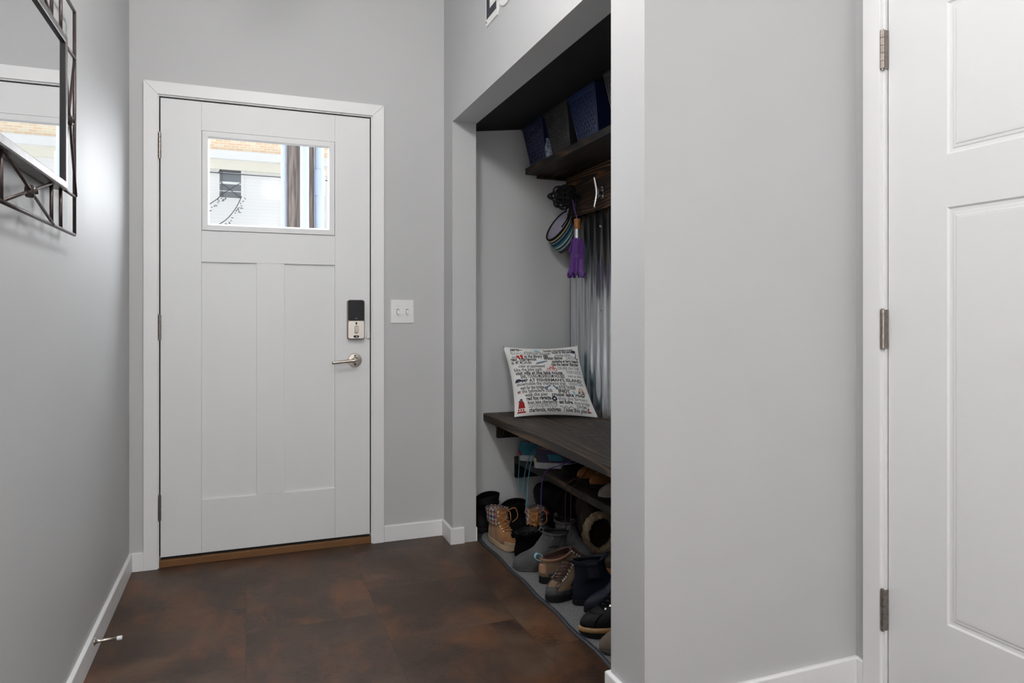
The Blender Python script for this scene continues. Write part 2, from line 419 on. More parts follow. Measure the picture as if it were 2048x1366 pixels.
class MB:
    def __init__(self):
        self.bm = bmesh.new()
    def verts(self, pts):
        return [self.bm.verts.new(p) for p in pts]
    def face(self, vs, mi=0):
        try:
            f = self.bm.faces.new(vs)
            f.material_index = mi
            return f
        except ValueError:
            return None
    def box(self, x0, x1, y0, y1, z0, z1, mi=0):
        v = self.verts([(x0, y0, z0), (x1, y0, z0), (x1, y1, z0), (x0, y1, z0), (x0, y0, z1), (x1, y0, z1), (x1, y1, z1), (x0, y1, z1)])
        for q in ((3, 2, 1, 0), (4, 5, 6, 7), (0, 1, 5, 4), (1, 2, 6, 5), (2, 3, 7, 6), (3, 0, 4, 7)):
            self.face([v[i] for i in q], mi)
        return v
    def rings(self, rs, cap0=False, cap1=False, closed=True, mi=0, mis=None):
        vs = [self.verts(r) for r in rs]
        n = len(vs[0])
        for k in range(len(vs) - 1):
            m_ = mis[k] if mis else mi
            for j in range(n if closed else n - 1):
                j2 = (j + 1) % n
                self.face([vs[k][j], vs[k][j2], vs[k + 1][j2], vs[k + 1][j]], m_)
        if cap0:
            self.face(list(reversed(vs[0])), mis[0] if mis else mi)
        if cap1:
            self.face(vs[-1], mis[-1] if mis else mi)
        return vs
    def tube(self, pts, r, n=8, closed=False, mi=0, caps=True):
        pts = [Vector(p) for p in pts]
        N = len(pts)
        rad = r if isinstance(r, (list, tuple)) else [r] * N
        rs = []
        up = None
        for i, p in enumerate(pts):
            a = pts[(i - 1) % N] if (closed or i > 0) else p
            b = pts[(i + 1) % N] if (closed or i < N - 1) else p
            d = (b - a)
            d = d.normalized() if d.length > 1e-9 else Vector((0, 0, 1))
            if up is None:
                up = Vector((0, 0, 1)) if abs(d.z) < 0.9 else Vector((1, 0, 0))
            s = d.cross(up)
            if s.length < 1e-6:
                s = d.cross(Vector((1, 0.3, 0.1)))
            s.normalize()
            u = s.cross(d).normalized()
            up = u
            rs.append([p + (s * cos(2 * PI * k / n) + u * sin(2 * PI * k / n)) * rad[i] for k in range(n)])
        if closed:
            rs.append(rs[0])
            vs = [self.verts(q) for q in rs[:-1]]
            for k in range(N):
                for j in range(n):
                    self.face([vs[k][j], vs[k][(j + 1) % n], vs[(k + 1) % N][(j + 1) % n], vs[(k + 1) % N][j]], mi)
        else:
            self.rings(rs, caps, caps, mi=mi)
    def cyl(self, a, b, r, n=20, r2=None, mi=0):
        self.tube([a, b], [r, r if r2 is None else r2], n, mi=mi)
    def lathe(self, prof, n=28, axis='z', mi=0, origin=(0, 0, 0)):
        rs = []
        for r, h in prof:
            ring = []
            for k in range(n):
                a = 2 * PI * k / n
                p = {'z': (r * cos(a), r * sin(a), h), 'y': (r * cos(a), h, -r * sin(a)), 'x': (h, r * cos(a), r * sin(a))}[axis]
                ring.append(Vector(p) + Vector(origin))
            rs.append(ring)
        self.rings(rs, True, True, mi=mi)
    def prism(self, poly, vec, mi=0):
        vec = Vector(vec)
        a = self.verts(poly)
        b = self.verts([Vector(p) + vec for p in poly])
        n = len(poly)
        self.face(list(reversed(a)), mi)
        self.face(b, mi)
        for i in range(n):
            self.face([a[i], a[(i + 1) % n], b[(i + 1) % n], b[i]], mi)
    def build(self, name, mats, parent=None, smooth=False, bevel=0.0, local=False, sub=0, seg=2, kind=None, label=None, normals=True, angle=35):
        bm = self.bm
        if normals:
            bmesh.ops.recalc_face_normals(bm, faces=bm.faces)
        if parent is not None and not local:
            bm.transform(wmat(parent).inverted())
        me = bpy.data.meshes.new(name)
        bm.to_mesh(me)
        bm.free()
        for m_ in (mats if isinstance(mats, (list, tuple)) else [mats]):
            me.materials.append(M[m_] if isinstance(m_, str) else m_)
        o = bpy.data.objects.new(name, me)
        COL.objects.link(o)
        if parent is not None:
            o.parent = parent
        if smooth:
            for p in me.polygons:
                p.use_smooth = True
        if bevel > 0:
            md = o.modifiers.new('bevel', 'BEVEL')
            md.width = bevel
            md.segments = seg
            md.limit_method = 'ANGLE'
            md.angle_limit = math.radians(angle)
        if sub:
            md = o.modifiers.new('sub', 'SUBSURF')
            md.levels = sub
            md.render_levels = sub
        if kind:
            o['kind'] = kind
        if label:
            o['label'] = label
        return o

def tag(o, label, cat, group=None):
    o['label'] = label
    o['category'] = cat
    if group:
        o['group'] = group
    return o

def thing(name, loc, rotz=0.0, label='', cat='', group=None):
    e = bpy.data.objects.new(name, None)
    e.empty_display_size = 0.05
    e.location = loc
    e.rotation_euler = (0, 0, rotz)
    e.matrix_basis = Matrix.Translation(loc) @ Matrix.Rotation(rotz, 4, 'Z')
    COL.objects.link(e)
    return tag(e, label, cat, group)

def struct(name, mb, mats, **kw):
    return mb.build(name, mats, kind='structure', **kw)

def catmull(P, t):
    n = len(P)
    i = max(0, min(int(t), n - 2))
    f = t - i
    p0, p1, p2, p3 = P[max(i - 1, 0)], P[i], P[i + 1], P[min(i + 2, n - 1)]
    return tuple(0.5 * (2 * b + (c - a) * f + (2 * a - 5 * b + 4 * c - d) * f * f + (3 * b - a - 3 * c + d) * f ** 3) for a, b, c, d in zip(p0, p1, p2, p3))

def spline(pts, n=8):
    out = []
    for k in range((len(pts) - 1) * n + 1):
        out.append(Vector(catmull(pts, k / n)))
    return out

# ------------------------------------------------------------------ key dimensions (metres)
SKY = 20.0
XL, XR = -0.472, 0.935          # corridor walls
YD = 3.384                      # entrance wall face
CEIL = 2.74
YB = -3.6                       # wall behind the viewer
YP0, YP1 = 1.499, 1.670         # pillar
YO = 3.228                      # far side of alcove opening
XN, XB = 1.055, 1.651           # inside of opening wall, alcove back
YN = 3.40                       # alcove far wall
YS = 1.60                       # alcove near wall
HEAD = 2.050
XW = 1.640                      # wall with the interior door

# ------------------------------------------------------------------ setting
b = MB(); b.box(XL - .15, 2.0, YB - .1, YD + .20, -.12, 0.0)
struct('floor', b, 'floor')
b = MB(); b.box(XL - .15, 2.0, YB - .1, YD + .18, CEIL, CEIL + .12)
struct('ceiling', b, 'ceil')
b = MB(); b.box(XL - .12, XL, YB, YD + .14, 0, CEIL)
struct('wall_left', b, 'wall')
b = MB()
b.box(XL, -.372, YD, YD + .14, 0, CEIL)
b.box(.585, 1.85, YD + .016, YD + .14, 0, CEIL)
b.box(.585, XR, YD, YD + .016, 0, CEIL)
b.box(-.372, .585, YD, YD + .14, 2.092, CEIL)
struct('wall_front', b, 'wall')
b = MB()
b.box(XR, XN, YO, YN, 0, CEIL)
b.box(XR, XN, YP1, YO, HEAD, CEIL)
b.box(XR, XN, YP0, YP1, 0, CEIL)
b.box(XN, XW + .12, YP0, YS, 0, CEIL)
struct('wall_right', b, 'wall')
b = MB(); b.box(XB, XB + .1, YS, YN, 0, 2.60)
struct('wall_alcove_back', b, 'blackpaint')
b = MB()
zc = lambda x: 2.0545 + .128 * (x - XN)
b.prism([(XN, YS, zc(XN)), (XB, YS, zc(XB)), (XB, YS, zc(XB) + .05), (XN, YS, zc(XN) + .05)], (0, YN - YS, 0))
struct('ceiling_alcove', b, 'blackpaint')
b = MB()
b.box(XW + .005, XW + .12, YB, .61, 0, CEIL)
b.box(XW + .005, XW + .12, 1.412, YP0, 0, CEIL)
b.box(XW + .005, XW + .12, .61, 1.412, 2.055, CEIL)
b.box(XW, XW + .005, 1.462, YP0, 0, CEIL)
struct('wall_door_side', b, 'wall')
b = MB(); b.box(XL, XW + .12, YB - .1, YB, 0, CEIL)
struct('wall_back', b, 'wall')

# baseboards -----------------------------------------------------------------
def base_run(b, pts, h, t):
    """baseboard along a polyline of wall-face points, room on the left-hand side of travel"""
    P = [Vector((p[0], p[1])) for p in pts]
    offs = []
    for i, p in enumerate(P):
        ds = []
        if i > 0:
            ds.append((P[i] - P[i - 1]).normalized())
        if i < len(P) - 1:
            ds.append((P[i + 1] - P[i]).normalized())
        ns = [Vector((-d.y, d.x)) for d in ds]
        if len(ns) == 2:
            m_ = ns[0] + ns[1]
            m_ = m_ * (2.0 / m_.length_squared)
        else:
            m_ = ns[0]
        offs.append(m_)
    prof = [(0, 0), (t, 0), (t, h - .004), (t - .004, h), (0, h)]
    rs = [[(P[i].x + offs[i].x * d, P[i].y + offs[i].y * d, z) for d, z in prof] for i in range(len(P))]
    b.rings(rs, True, True)
b = MB(); base_run(b, [(XL, YD), (XL, YB)], .080, .013)
struct('baseboard_left', b, 'white', bevel=.0015)
b = MB(); base_run(b, [(-.4155, YD), (XL + .013, YD)], .080, .013)
struct('baseboard_front_left', b, 'white')
b = MB(); base_run(b, [(XN - .062, YO), (XR, YO), (XR, YD), (.630, YD)], .079, .013)
struct('baseboard_front_right', b, 'white', bevel=.0015)
b = MB(); base_run(b, [(XW, 1.462), (XW, YP0), (XR, YP0), (XR, YP1), (XR + .07, YP1)], .135, .013)
struct('baseboard_right', b, 'white', bevel=.002)
b = MB(); base_run(b, [(XN, YN - .005), (XN, YO)], .07, .006)
struct('trim_alcove_corner', b, 'white')

# entrance door casing (mitred), jamb, threshold ------------------------------
def casing_y(b, x0, x1, z1, w, y0, t, g=.0004):
    """three mitred boards around an opening x0..x1, top z1, on a wall facing -Y"""
    b.prism([(x0 - w, y0, 0), (x0, y0, 0), (x0, y0, z1 - g), (x0 - w, y0, z1 + w - g)], (0, -t, 0))
    b.prism([(x1, y0, 0), (x1 + w, y0, 0), (x1 + w, y0, z1 + w - g), (x1, y0, z1 - g)], (0, -t, 0))
    b.prism([(x0 - w + g, y0, z1 + w), (x0 + g, y0, z1), (x1 - g, y0, z1), (x1 + w - g, y0, z1 + w)], (0, -t, 0))
b = MB(); casing_y(b, -.361, .574, 2.079, .055, YD, .015)
trim1 = struct('trim_1', b, 'white', bevel=.001)
b = MB()
b.box(-.372, -.3565, YD - .004, YD + .14, 0, 2.0925)
b.box(.5685, .585, YD - .004, YD + .14, 0, 2.0925)
b.box(-.3565, .5685, YD - .004, YD + .14, 2.0735, 2.0925)
b.box(-.3565, -.340, YD + .0515, YD + .09, 0, 2.0735)
b.box(.552, .5685, YD + .0515, YD + .09, 0, 2.0735)
b.box(-.340, .552, YD + .0515, YD + .09, 2.054, 2.0735)
struct('trim_2', b, 'white')
b = MB(); b.box(-.3565, .5685, YD + .005, YD + .14, .0, .012); b.box(-.3565, .5685, YD - .002, YD + .10, 0, .032)
struct('trim_3', b, 'oakthr', bevel=.003)

# ------------------------------------------------------------------ entrance door
d1 = bpy.data.objects.new('door_1', None); COL.objects.link(d1)
d1.location = (-.351, YD, .04); d1.matrix_basis = Matrix.Translation((-.351, YD, .04))
d1['kind'] = 'structure'
b = MB()
y0, y1 = YD + .003, YD + .048
gp = .00035
b.box(-.351, -.186 - gp, y0, y1, .045, 2.068)
b.box(.397 + gp, .563, y0, y1, .045, 2.068)
b.box(-.186, .397, y0, y1, 1.940, 2.068)
b.box(-.186, .397, y0, y1, 1.350, 1.490)
b.box(-.186, .397, y0, y1, .045, .282)
b.box(.045, .167, y0, y1, .282 + gp, 1.350 - gp)
b.build('frame', 'doorwhite', d1, bevel=.0008)
for (xa, xb) in ((-.186, .045), (.167, .397)):
    b = MB(); b.box(xa, xb, y0 + .011, y1 - .008, .282, 1.350)
    b.build('recessed_panel', 'doorwhite', d1)
# glazed light: moulding frame, glass
b = MB()
X0, X1, Z0, Z1 = -.1845, .3955, 1.4915, 1.9385
def rect_ring(x0, x1, z0, z1, y):
    return [(x0, y, z0), (x1, y, z0), (x1, y, z1), (x0, y, z1)]
prof = [(-.006, y0 + .012), (.0006, y0 + .012), (.0006, y0 - .004), (.0015, y0 - .0055), (.024, y0 - .0055), (.0262, y0 - .003), (.0315, y0 + .004), (.0315, y0 + .007)]
b.rings([rect_ring(X0 + i, X1 - i, Z0 + i, Z1 - i, yy) for i, yy in prof])
fr = b.build('window_frame', 'doorwhite', d1)
for px, pz in ((X0 + .012, Z0 + .012), (X0 + .012, Z1 - .012), (X1 - .012, Z0 + .012), (X1 - .012, Z1 - .012)):
    b = MB(); b.lathe([(.0038, 0), (.0038, -.0008), (.0028, -.0012)], 14, 'y', 0, (px, y0 - .0055, pz))
    b.build('screw_cap', 'doorwhite', fr)
b = MB(); b.box(X0 + .003, X1 - .003, y0 + .0072, y0 + .0092, Z0 + .003, Z1 - .003)
b.build('glass_pane', 'glass', fr)
# weather sweep under the door
b = MB(); b.box(-.349, .561, y0 + .008, y1 - .004, .034, .0455)
b.build('door_sweep', 'rubber', d1)
for xa, xb in ((-.3564, -.3512), (.5632, .5684)):
    b = MB(); b.box(xa, xb, y0 + .006, y0 + .040, .050, 2.068)
    b.build('weather_seal', 'rubber', d1)
b = MB(); b.box(-.3564, .5684, y0 + .006, y0 + .040, 2.0685, 2.0730)
b.build('weather_seal', 'rubber', d1)
# hinges
def hinge_knuckles(b, x, y, z0, z1, r, n=5):
    h = (z1 - z0) / n
    for k in range(n):
        b.cyl((x, y, z0 + k * h + .0006), (x, y, z0 + (k + 1) * h - .0006), r, 16)
    b.cyl((x, y, z0 - .003), (x, y, z1 + .003), r * .6, 12)
for z0, z1 in ((1.800, 1.912), (1.002, 1.114), (.209, .322)):
    b = MB()
    hinge_knuckles(b, -.3538, YD - .005, z0, z1, .0062)
    hg = b.build('hinge', 'bronze', d1, smooth=False)
    b = MB(); b.box(-.3525, -.3495, YD - .004, YD + .004, z0, z1)
    b.build('hinge_leaf', 'bronze', hg)
# electronic lock
def rrect(cx, cz, w, h, r, n=6):
    pts = []
    for (sx, sz, a0) in ((1, 1, 0), (-1, 1, PI / 2), (-1, -1, PI), (1, -1, 1.5 * PI)):
        for k in range(n + 1):
            a = a0 + PI / 2 * k / n
            pts.append((cx + sx * (w / 2 - r) + r * cos(a), cz + sz * (h / 2 - r) + r * sin(a)))
    return pts
def slab_y(b, outline, y_from, y_to, ch=.002, mi=0):
    cx = sum(p[0] for p in outline) / len(outline); cz = sum(p[1] for p in outline) / len(outline)
    def shr(d):
        out = []
        for x, z in outline:
            vx, vz = x - cx, z - cz
            L = math.hypot(vx, vz)
            out.append((x - vx / L * d, z - vz / L * d))
        return out
    rs = [[(x, y_from, z) for x, z in outline], [(x, y_to + ch, z) for x, z in outline], [(x, y_to, z) for x, z in shr(ch)]]
    b.rings(rs, True, True, mi=mi)
lx, lz = .4935, 1.089
b = MB(); slab_y(b, rrect(lx, lz, .082, .190, .013), y0, y0 - .026, .003)
lk = b.build('door_lock', 'lockside', d1, smooth=False, bevel=0)
b = MB(); slab_y(b, rrect(lx, lz + .044, .076, .096, .009), y0 - .0255, y0 - .0325, .003)
b.build('battery_cover', 'lockblack', lk)
b = MB(); slab_y(b, rrect(lx, lz - .0485, .076, .086, .009), y0 - .0255, y0 - .031, .002)
b.build('face_plate', 'lockplate', lk)
b = MB(); slab_y(b, rrect(lx, lz - .047, .019, .037, .0085), y0 - .0305, y0 - .046, .003)
b.build('thumb_turn', 'nickel', lk)
b = MB(); slab_y(b, rrect(lx, lz - .018, .0075, .012, .003), y0 - .0308, y0 - .0318, .0005)
slab_y(b, rrect(lx, lz - .081, .026, .011, .005), y0 - .0308, y0 - .0318, .0005)
slab_y(b, rrect(lx, lz + .006, .014, .007, .003), y0 - .0322, y0 - .0332, .0005)
b.build('black_inset', 'rubber', lk)
b = MB(); slab_y(b, rrect(lx, lz + .006, .006, .003, .001), y0 - .0331, y0 - .0337, .0003)
slab_y(b, rrect(lx + .002, lz - .081, .008, .004, .001), y0 - .0317, y0 - .0323, .0003)
b.build('status_mark', 'silver', lk)
# lever handle
hx, hz = .4905, .893
b = MB(); b.lathe([(.0335, 0), (.0335, -.004), (.031, -.008), (.016, -.009), (.013, -.012), (.0115, -.030), (.0115, -.050), (.009, -.053)], 36, 'y', 0, (hx, y0, hz))
hd = b.build('door_handle', 'nickel', d1, smooth=False, bevel=.0006)
b = MB()
b.tube(spline([(hx + .010, y0 - .045, hz + .002), (hx - .010, y0 - .047, hz), (hx - .05, y0 - .048, hz - .003), (hx - .112, y0 - .050, hz - .008)], 6),
       [.0085] * 7 + [.0078] * 6 + [.0075] * 6, 14)
b.build('lever', 'nickel', hd, smooth=True)
b = MB()
for dz in (.0215, -.0215):
    b = MB(); b.lathe([(.004, -.0085), (.004, -.0095)], 12, 'y', 0, (hx, y0, hz + dz))
    b.build('rose_screw', 'rubber', hd)
# contact sensor (one half on the door, one on the casing), latch on door edge
b = MB(); b.box(.533, .545, y0 - .006, y0, 1.003, 1.022); b.box(.547, .562, y0 - .010, y0, .999, 1.026)
b.build('contact_sensor', 'plate', d1, bevel=.001)
b = MB(); b.box(.5755, .5855, YD - .022, YD - .0148, 1.000, 1.025)
b.build('sensor_magnet', 'plate', trim1, bevel=.001)
b = MB(); b.box(.5635, .5675, y0 + .004, y0 + .024, .862, .920); b.box(.5635, .5675, y0 + .004, y0 + .024, 1.06, 1.10)
b.build('strike_plate', 'rubber', d1)

# ------------------------------------------------------------------ interior door on the right
d2 = bpy.data.objects.new('door_2', None); COL.objects.link(d2)
d2.matrix_basis = Matrix.Translation((XW, 1.394, 0)); d2['kind'] = 'structure'
xf = XW + .004
YA, YZ = .630, 1.394
b = MB()
pan = [(.800, 1.225, .334, 1.384), (.800, 1.225, 1.517, 1.900)]
b.box(xf, xf + .035, YA, .800, .012, 2.035); b.box(xf, xf + .035, 1.225, YZ, .012, 2.035)
b.box(xf, xf + .035, .800, 1.225, .012, .334); b.box(xf, xf + .035, .800, 1.225, 1.384, 1.517); b.box(xf, xf + .035, .800, 1.225, 1.900, 2.035)
b.build('frame', 'doorwhite', d2)
for ya, yb, za, zb in pan:
    b = MB()
    prof = [(0, 0), (.0045, .0042), (.0125, .0048), (.0145, .0030), (.0215, .0026), (.0235, .0010), (.03, .0006)]
    rs = [[(xf + d, ya + i, za + i), (xf + d, yb - i, za + i), (xf + d, yb - i, zb - i), (xf + d, ya + i, zb - i)] for i, d in prof]
    b.rings(rs, False, True)
    b.box(xf + .012, xf + .034, ya, yb, za, zb)
    b.build('raised_panel', 'doorwhite', d2, smooth=False, normals=True)
b = MB()
for z0, z1 in ((1.788, 1.893), (1.022, 1.128), (.250, .360)):
    b = MB()
    hinge_knuckles(b, XW - .012, 1.3995, z0, z1, .0066)
    hg = b.build('hinge', 'bronze', d2)
    b = MB(); b.box(XW - .012, XW + .004, 1.3935, 1.3955, z0, z1)
    b.build('hinge_leaf', 'bronze', hg)
b = MB()
def casing_x(b, ya, yb, z1, w, x0, t, g=.0004):
    b.prism([(x0, ya - w, 0), (x0, ya, 0), (x0, ya, z1 - g), (x0, ya - w, z1 + w - g)], (-t, 0, 0))
    b.prism([(x0, yb, 0), (x0, yb + w, 0), (x0, yb + w, z1 + w - g), (x0, yb, z1 - g)], (-t, 0, 0))
    b.prism([(x0, ya - w + g, z1 + w), (x0, ya + g, z1), (x0, yb - g, z1), (x0, yb + w - g, z1 + w)], (-t, 0, 0))
casing_x(b, .617, 1.4055, 2.050, .0565, XW + .005, .020)
struct('trim_4', b, 'white', bevel=.001)
b = MB()
b.box(XW - .004, XW + .12, 1.398, 1.4145, 0, 2.055); b.box(XW - .004, XW + .12, .608, .625, 0, 2.055); b.box(XW - .004, XW + .12, .625, 1.398, 2.040, 2.057)
b.box(XW + .041, XW + .06, .625, 1.398, 0, 2.04)
struct('trim_5', b, 'white')

# ------------------------------------------------------------------ light switch
t = thing('light_switch', (.7215, YD, 1.128), 0, 'white two-toggle light switch plate on grey wall beside entrance door', 'light switch')
b = MB()
b.rings([rect_ring(.664, .779, 1.0705, 1.1855, YD), rect_ring(.664, .779, 1.0705, 1.1855, YD - .004), rect_ring(.667, .776, 1.0735, 1.1825, YD - .0062)], True, True)
b.build('plate', 'plate', t)
for x in (.6985, .7445):
    b = MB()
    b.box(x - .0055, x + .0055, YD - .0066, YD - .006, 1.116, 1.140)
    b.build('toggle_slot', 'greysole', t)
    b = MB()
    b.prism([(x - .0042, YD - .006, 1.138), (x - .0042, YD - .006, 1.118), (x - .0042, YD - .018, 1.113), (x - .0042, YD - .020, 1.120)], (.0084, 0, 0))
    b.build('toggle', 'plate', t, bevel=.001)
    for z in (1.098, 1.158):
        b = MB()
        b.lathe([(.0035, -.006), (.0035, -.0072), (.002, -.0076)], 12, 'y', 0, (x, YD, z))
        b.build('screw', 'plate', t)

# ------------------------------------------------------------------ door stop on the baseboard
t = thing('door_stop', (XL + .013, 2.574, .054), 0, 'nickel door stop with white rubber tip screwed to left baseboard', 'door stop')
b = MB()
b.lathe([(.0125, .0), (.0125, .002), (.008, .006), (.0055, .012), (.0048, .020), (.0044, .066)], 20, 'x', 0, (XL + .013, 2.574, .054))
b.build('rod', 'nickel', t, smooth=True)
b = MB(); b.lathe([(.006, .064), (.0068, .066), (.0068, .078), (.0055, .080)], 18, 'x', 0, (XL + .013, 2.574, .054))
b.build('rubber_tip', 'plate', t)

# ------------------------------------------------------------------ mirror on the left wall
t = thing('wall_mirror', (XL, 1.80, 1.645), 0, 'rectangular wall mirror in openwork wrought-iron frame on left wall', 'mirror')
IY0, IY1, IZ0, IZ1 = 1.515, 2.085, 1.437, 1.834
OY0, OY1, OZ0, OZ1 = 1.368, 2.232, 1.336, 1.958
xr_ = XL + .026
b = MB(); b.box(XL + .010, XL + .0335, IY0 + .01, IY1 - .01, IZ0 + .01, IZ1 - .01)
b.build('mirror_glass', 'mirror', t)
b = MB()
def rect_x(y0_, y1_, z0_, z1_, x):
    return [(x, y0_, z0_), (x, y1_, z0_), (x, y1_, z1_), (x, y0_, z1_)]
b.rings([rect_x(IY0 + i, IY1 - i, IZ0 + i, IZ1 - i, x) for i, x in ((0, XL + .006), (0, XL + .038), (.003, XL + .041), (.0185, XL + .041), (.0205, XL + .0395))])
b.build('inner_frame', 'frame_bar', t)
b = MB()
b.rings([rect_x(IY0 + i, IY1 - i, IZ0 + i, IZ1 - i, x) for i, x in ((.0205, XL + .0395), (.0215, XL + .033), (.0195, XL + .033))])
b.build('inner_lip', 'rubber', t)  # shadow on the lip's inner side put into its colour as black
def rod(y0_, z0_, y1_, z1_, r=.0042, x=xr_, nm='rod'):
    b = MB(); b.cyl((x, y0_, z0_), (x, y1_, z1_), r, 10)
    return b.build(nm, 'iron', t, smooth=True)
b = MB()
for (a_, c_, d_, e_) in ((OY0, OZ0, OY1, OZ0), (OY0, OZ1, OY1, OZ1), (OY0, OZ0, OY0, OZ1), (OY1, OZ0, OY1, OZ1)):
    b.cyl((xr_, a_, c_), (xr_, d_, e_), .0045, 10)
b.build('outer_frame', 'iron', t, smooth=True)
for y in (IY0 + .006, IY1 - .006):
    rod(y, OZ0, y, IZ0, nm='frame_bar'); rod(y, IZ1, y, OZ1, nm='frame_bar')
for z in (IZ0 + .006, IZ1 - .006):
    rod(OY0, z, IY0, z, nm='frame_bar'); rod(IY1, z, OY1, z, nm='frame_bar')
for y in (1.614, 1.989):
    rod(y, OZ0, y, IZ0, nm='frame_bar'); rod(y, IZ1, y, OZ1, nm='frame_bar')
def xcross(ya, yb, za, zb):
    cy, cz = (ya + yb) / 2, (za + zb) / 2
    b = MB()
    b.cyl((xr_, ya, za), (xr_, yb, zb), .0036, 10); b.cyl((xr_ + .004, ya, zb), (xr_ + .004, yb, za), .0036, 10)
    o = b.build('cross_rod', 'iron', t, smooth=True)
    b = MB(); b.lathe([(.013, -.006), (.0145, 0), (.014, .008), (.010, .011), (.006, .0115), (.006, .016), (.003, .018)], 22, 'x', 0, (xr_, cy, cz))
    b.build('rosette', 'iron', o, smooth=False)
xcross(1.614, 1.989, OZ0, IZ0); xcross(1.614, 1.989, IZ1, OZ1)
xcross(IY1, OY1, IZ0 + .006, IZ1 - .006); xcross(OY0, IY0, IZ0 + .006, IZ1 - .006)

# ------------------------------------------------------------------ letter sign above the alcove
t = thing('letter_sign', (XR, 2.56, 2.32), 0, 'white letter sign with dark block lettering above the alcove opening', 'sign')
xs_ = XR - .006
def yz(poly, x):
    return [(x, p[0], p[1]) for p in poly]
def ell(cy, cz, ry, rz, a0=0, a1=360, n=40):
    return [(cy + ry * cos(math.radians(a0 + (a1 - a0) * k / n)), cz + rz * sin(math.radians(a0 + (a1 - a0) * k / n))) for k in range(n + 1)]
oc = (2.478, 2.437); orr = (.094, .108)
board = [(2.709, 2.312), (2.709, 2.565), (2.652, 2.565), (2.610, 2.545)] + ell(oc[0], oc[1], orr[0] + .022, orr[1] + .022, 40, -180, 40) + \
        [(2.478 + .118 * cos(math.radians(214)), 2.437)] 
# backing contour: L plate plus round plate
b = MB()
b.prism(yz([(2.712, 2.306), (2.712, 2.566), (2.650, 2.566), (2.650, 2.385), (2.572, 2.385), (2.556, 2.352), (2.570, 2.318), (2.580, 2.306)], XR), (-.006, 0, 0))
b.build('letter_plate', 'signwhite', t, bevel=.001)
b = MB(); b.prism(yz(ell(oc[0], oc[1], orr[0] + .022, orr[1] + .022, 0, 360, 48)[:-1], XR - .0005), (-.0055, 0, 0))
b.build('letter_plate', 'signwhite', t, bevel=.001)
b = MB(); b.prism(yz([(2.700, 2.333), (2.700, 2.545), (2.664, 2.545), (2.664, 2.364), (2.584, 2.364), (2.584, 2.333)], XR - .0062), (-.0012, 0, 0))
b.build('letter_l', 'signink', t)
b = MB()
o_out = ell(oc[0], oc[1], orr[0], orr[1], 0, 360, 48)[:-1]; o_in = ell(oc[0], oc[1], orr[0] - .034, orr[1] - .030, 0, 360, 48)[:-1]
xo = XR - .0072
b.rings([yz(o_out, XR - .006), yz(o_out, xo), yz(o_in, xo), yz(o_in, XR - .006)])
b.build('letter_o', 'signink', t)
b = MB()
b.lathe([(.0032, 0), (.0032, -.0012), (.002, -.0018)], 12, 'x', 0, (XR - .006, 2.7035, 2.322)); 
b.build('screw', 'rubber', t)

# ------------------------------------------------------------------ alcove joinery
def board_thing(name, x0, x1, y0_, y1_, z0, z1, m, label, cat, bev=.004):
    b = MB(); b.box(x0, x1, y0_, y1_, z0, z1)
    o = b.build(name, m, bevel=bev)
    return tag(o, label, cat)
YE = 1.605
bench = thing('bench', (1.40, 2.5, .555), 0, 'dark-stained plank bench seat with golden grain across the alcove', 'bench')
b = MB(); b.box(1.149, 1.649, YE, YN - .003, .562, .602)
b.build('bench_top', 'wood_bench', bench, bevel=.004)
b = MB(); b.box(1.22, 1.645, YN - .030, YN - .003, .470, .562)
b.build('cleat', 'wood_shelf', bench, bevel=.002)
sl = thing('shoe_shelf', (1.48, 2.5, .32), 0, 'narrow dark wood shoe shelf halfway beneath the bench', 'shelf')
b = MB(); b.box(1.321, 1.649, YE, YN - .003, .332, .365)
b.build('shelf_board', 'wood_shelf', sl, bevel=.003)
b = MB(); b.box(1.322, 1.645, YN - .030, YN - .003, .255, .332)
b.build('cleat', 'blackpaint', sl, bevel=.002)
us = thing('upper_shelf', (1.52, 2.5, 1.85), 0, 'dark-stained shelf high in the alcove carrying plastic baskets', 'shelf')
b = MB(); b.box(1.384, 1.649, YE, YN - .003, 1.855, 1.888)
b.build('shelf_board', 'wood_shelf', us, bevel=.003)
b = MB(); b.box(1.45, 1.618, YN - .026, YN - .003, 1.838, 1.855)
b.build('cleat', 'wood_shelf', us, bevel=.002)
board_thing('hook_board', 1.622, 1.645, YE, YN - .004, 1.632, 1.853, 'wood_board', 'dark wood hook board with swirling grain fixed below the upper shelf', 'board', .002)
# corrugated sheet
t = thing('corrugated_panel', (1.64, 2.5, .603), 0, 'shiny corrugated metal sheet lining the alcove back above bench', 'metal panel')
b = MB()
pit = .0695; n = 12
ya, yb = YE, YN - .028
cnt = int((yb - ya) / pit * n)
front = []
for i in range(cnt + 1):
    y = yb - i * pit / n
    front.append((1.6385 + .0072 * cos(2 * PI * i / n + 1.2), y))
lo = [(x, y, .604) for x, y in front]; hi = [(x, y, 1.633) for x, y in front]
lo2 = [(x + .001, y, .604) for x, y in front]; hi2 = [(x + .001, y, 1.633) for x, y in front]
b.rings([lo, hi, hi2, lo2], closed=False)
b.build('sheet', 'galv', t, smooth=True)
for y, z in ((3.02, 1.13), (2.76, 1.13), (2.50, 1.13), (2.24, 1.13), (3.02, 1.55), (2.50, 1.55)):
    b = MB(); b.lathe([(.006, 1.636), (.006, 1.629), (.003, 1.627)], 10, 'x', 0, (0, y, z))
    b.build('screw', 'galv', t)

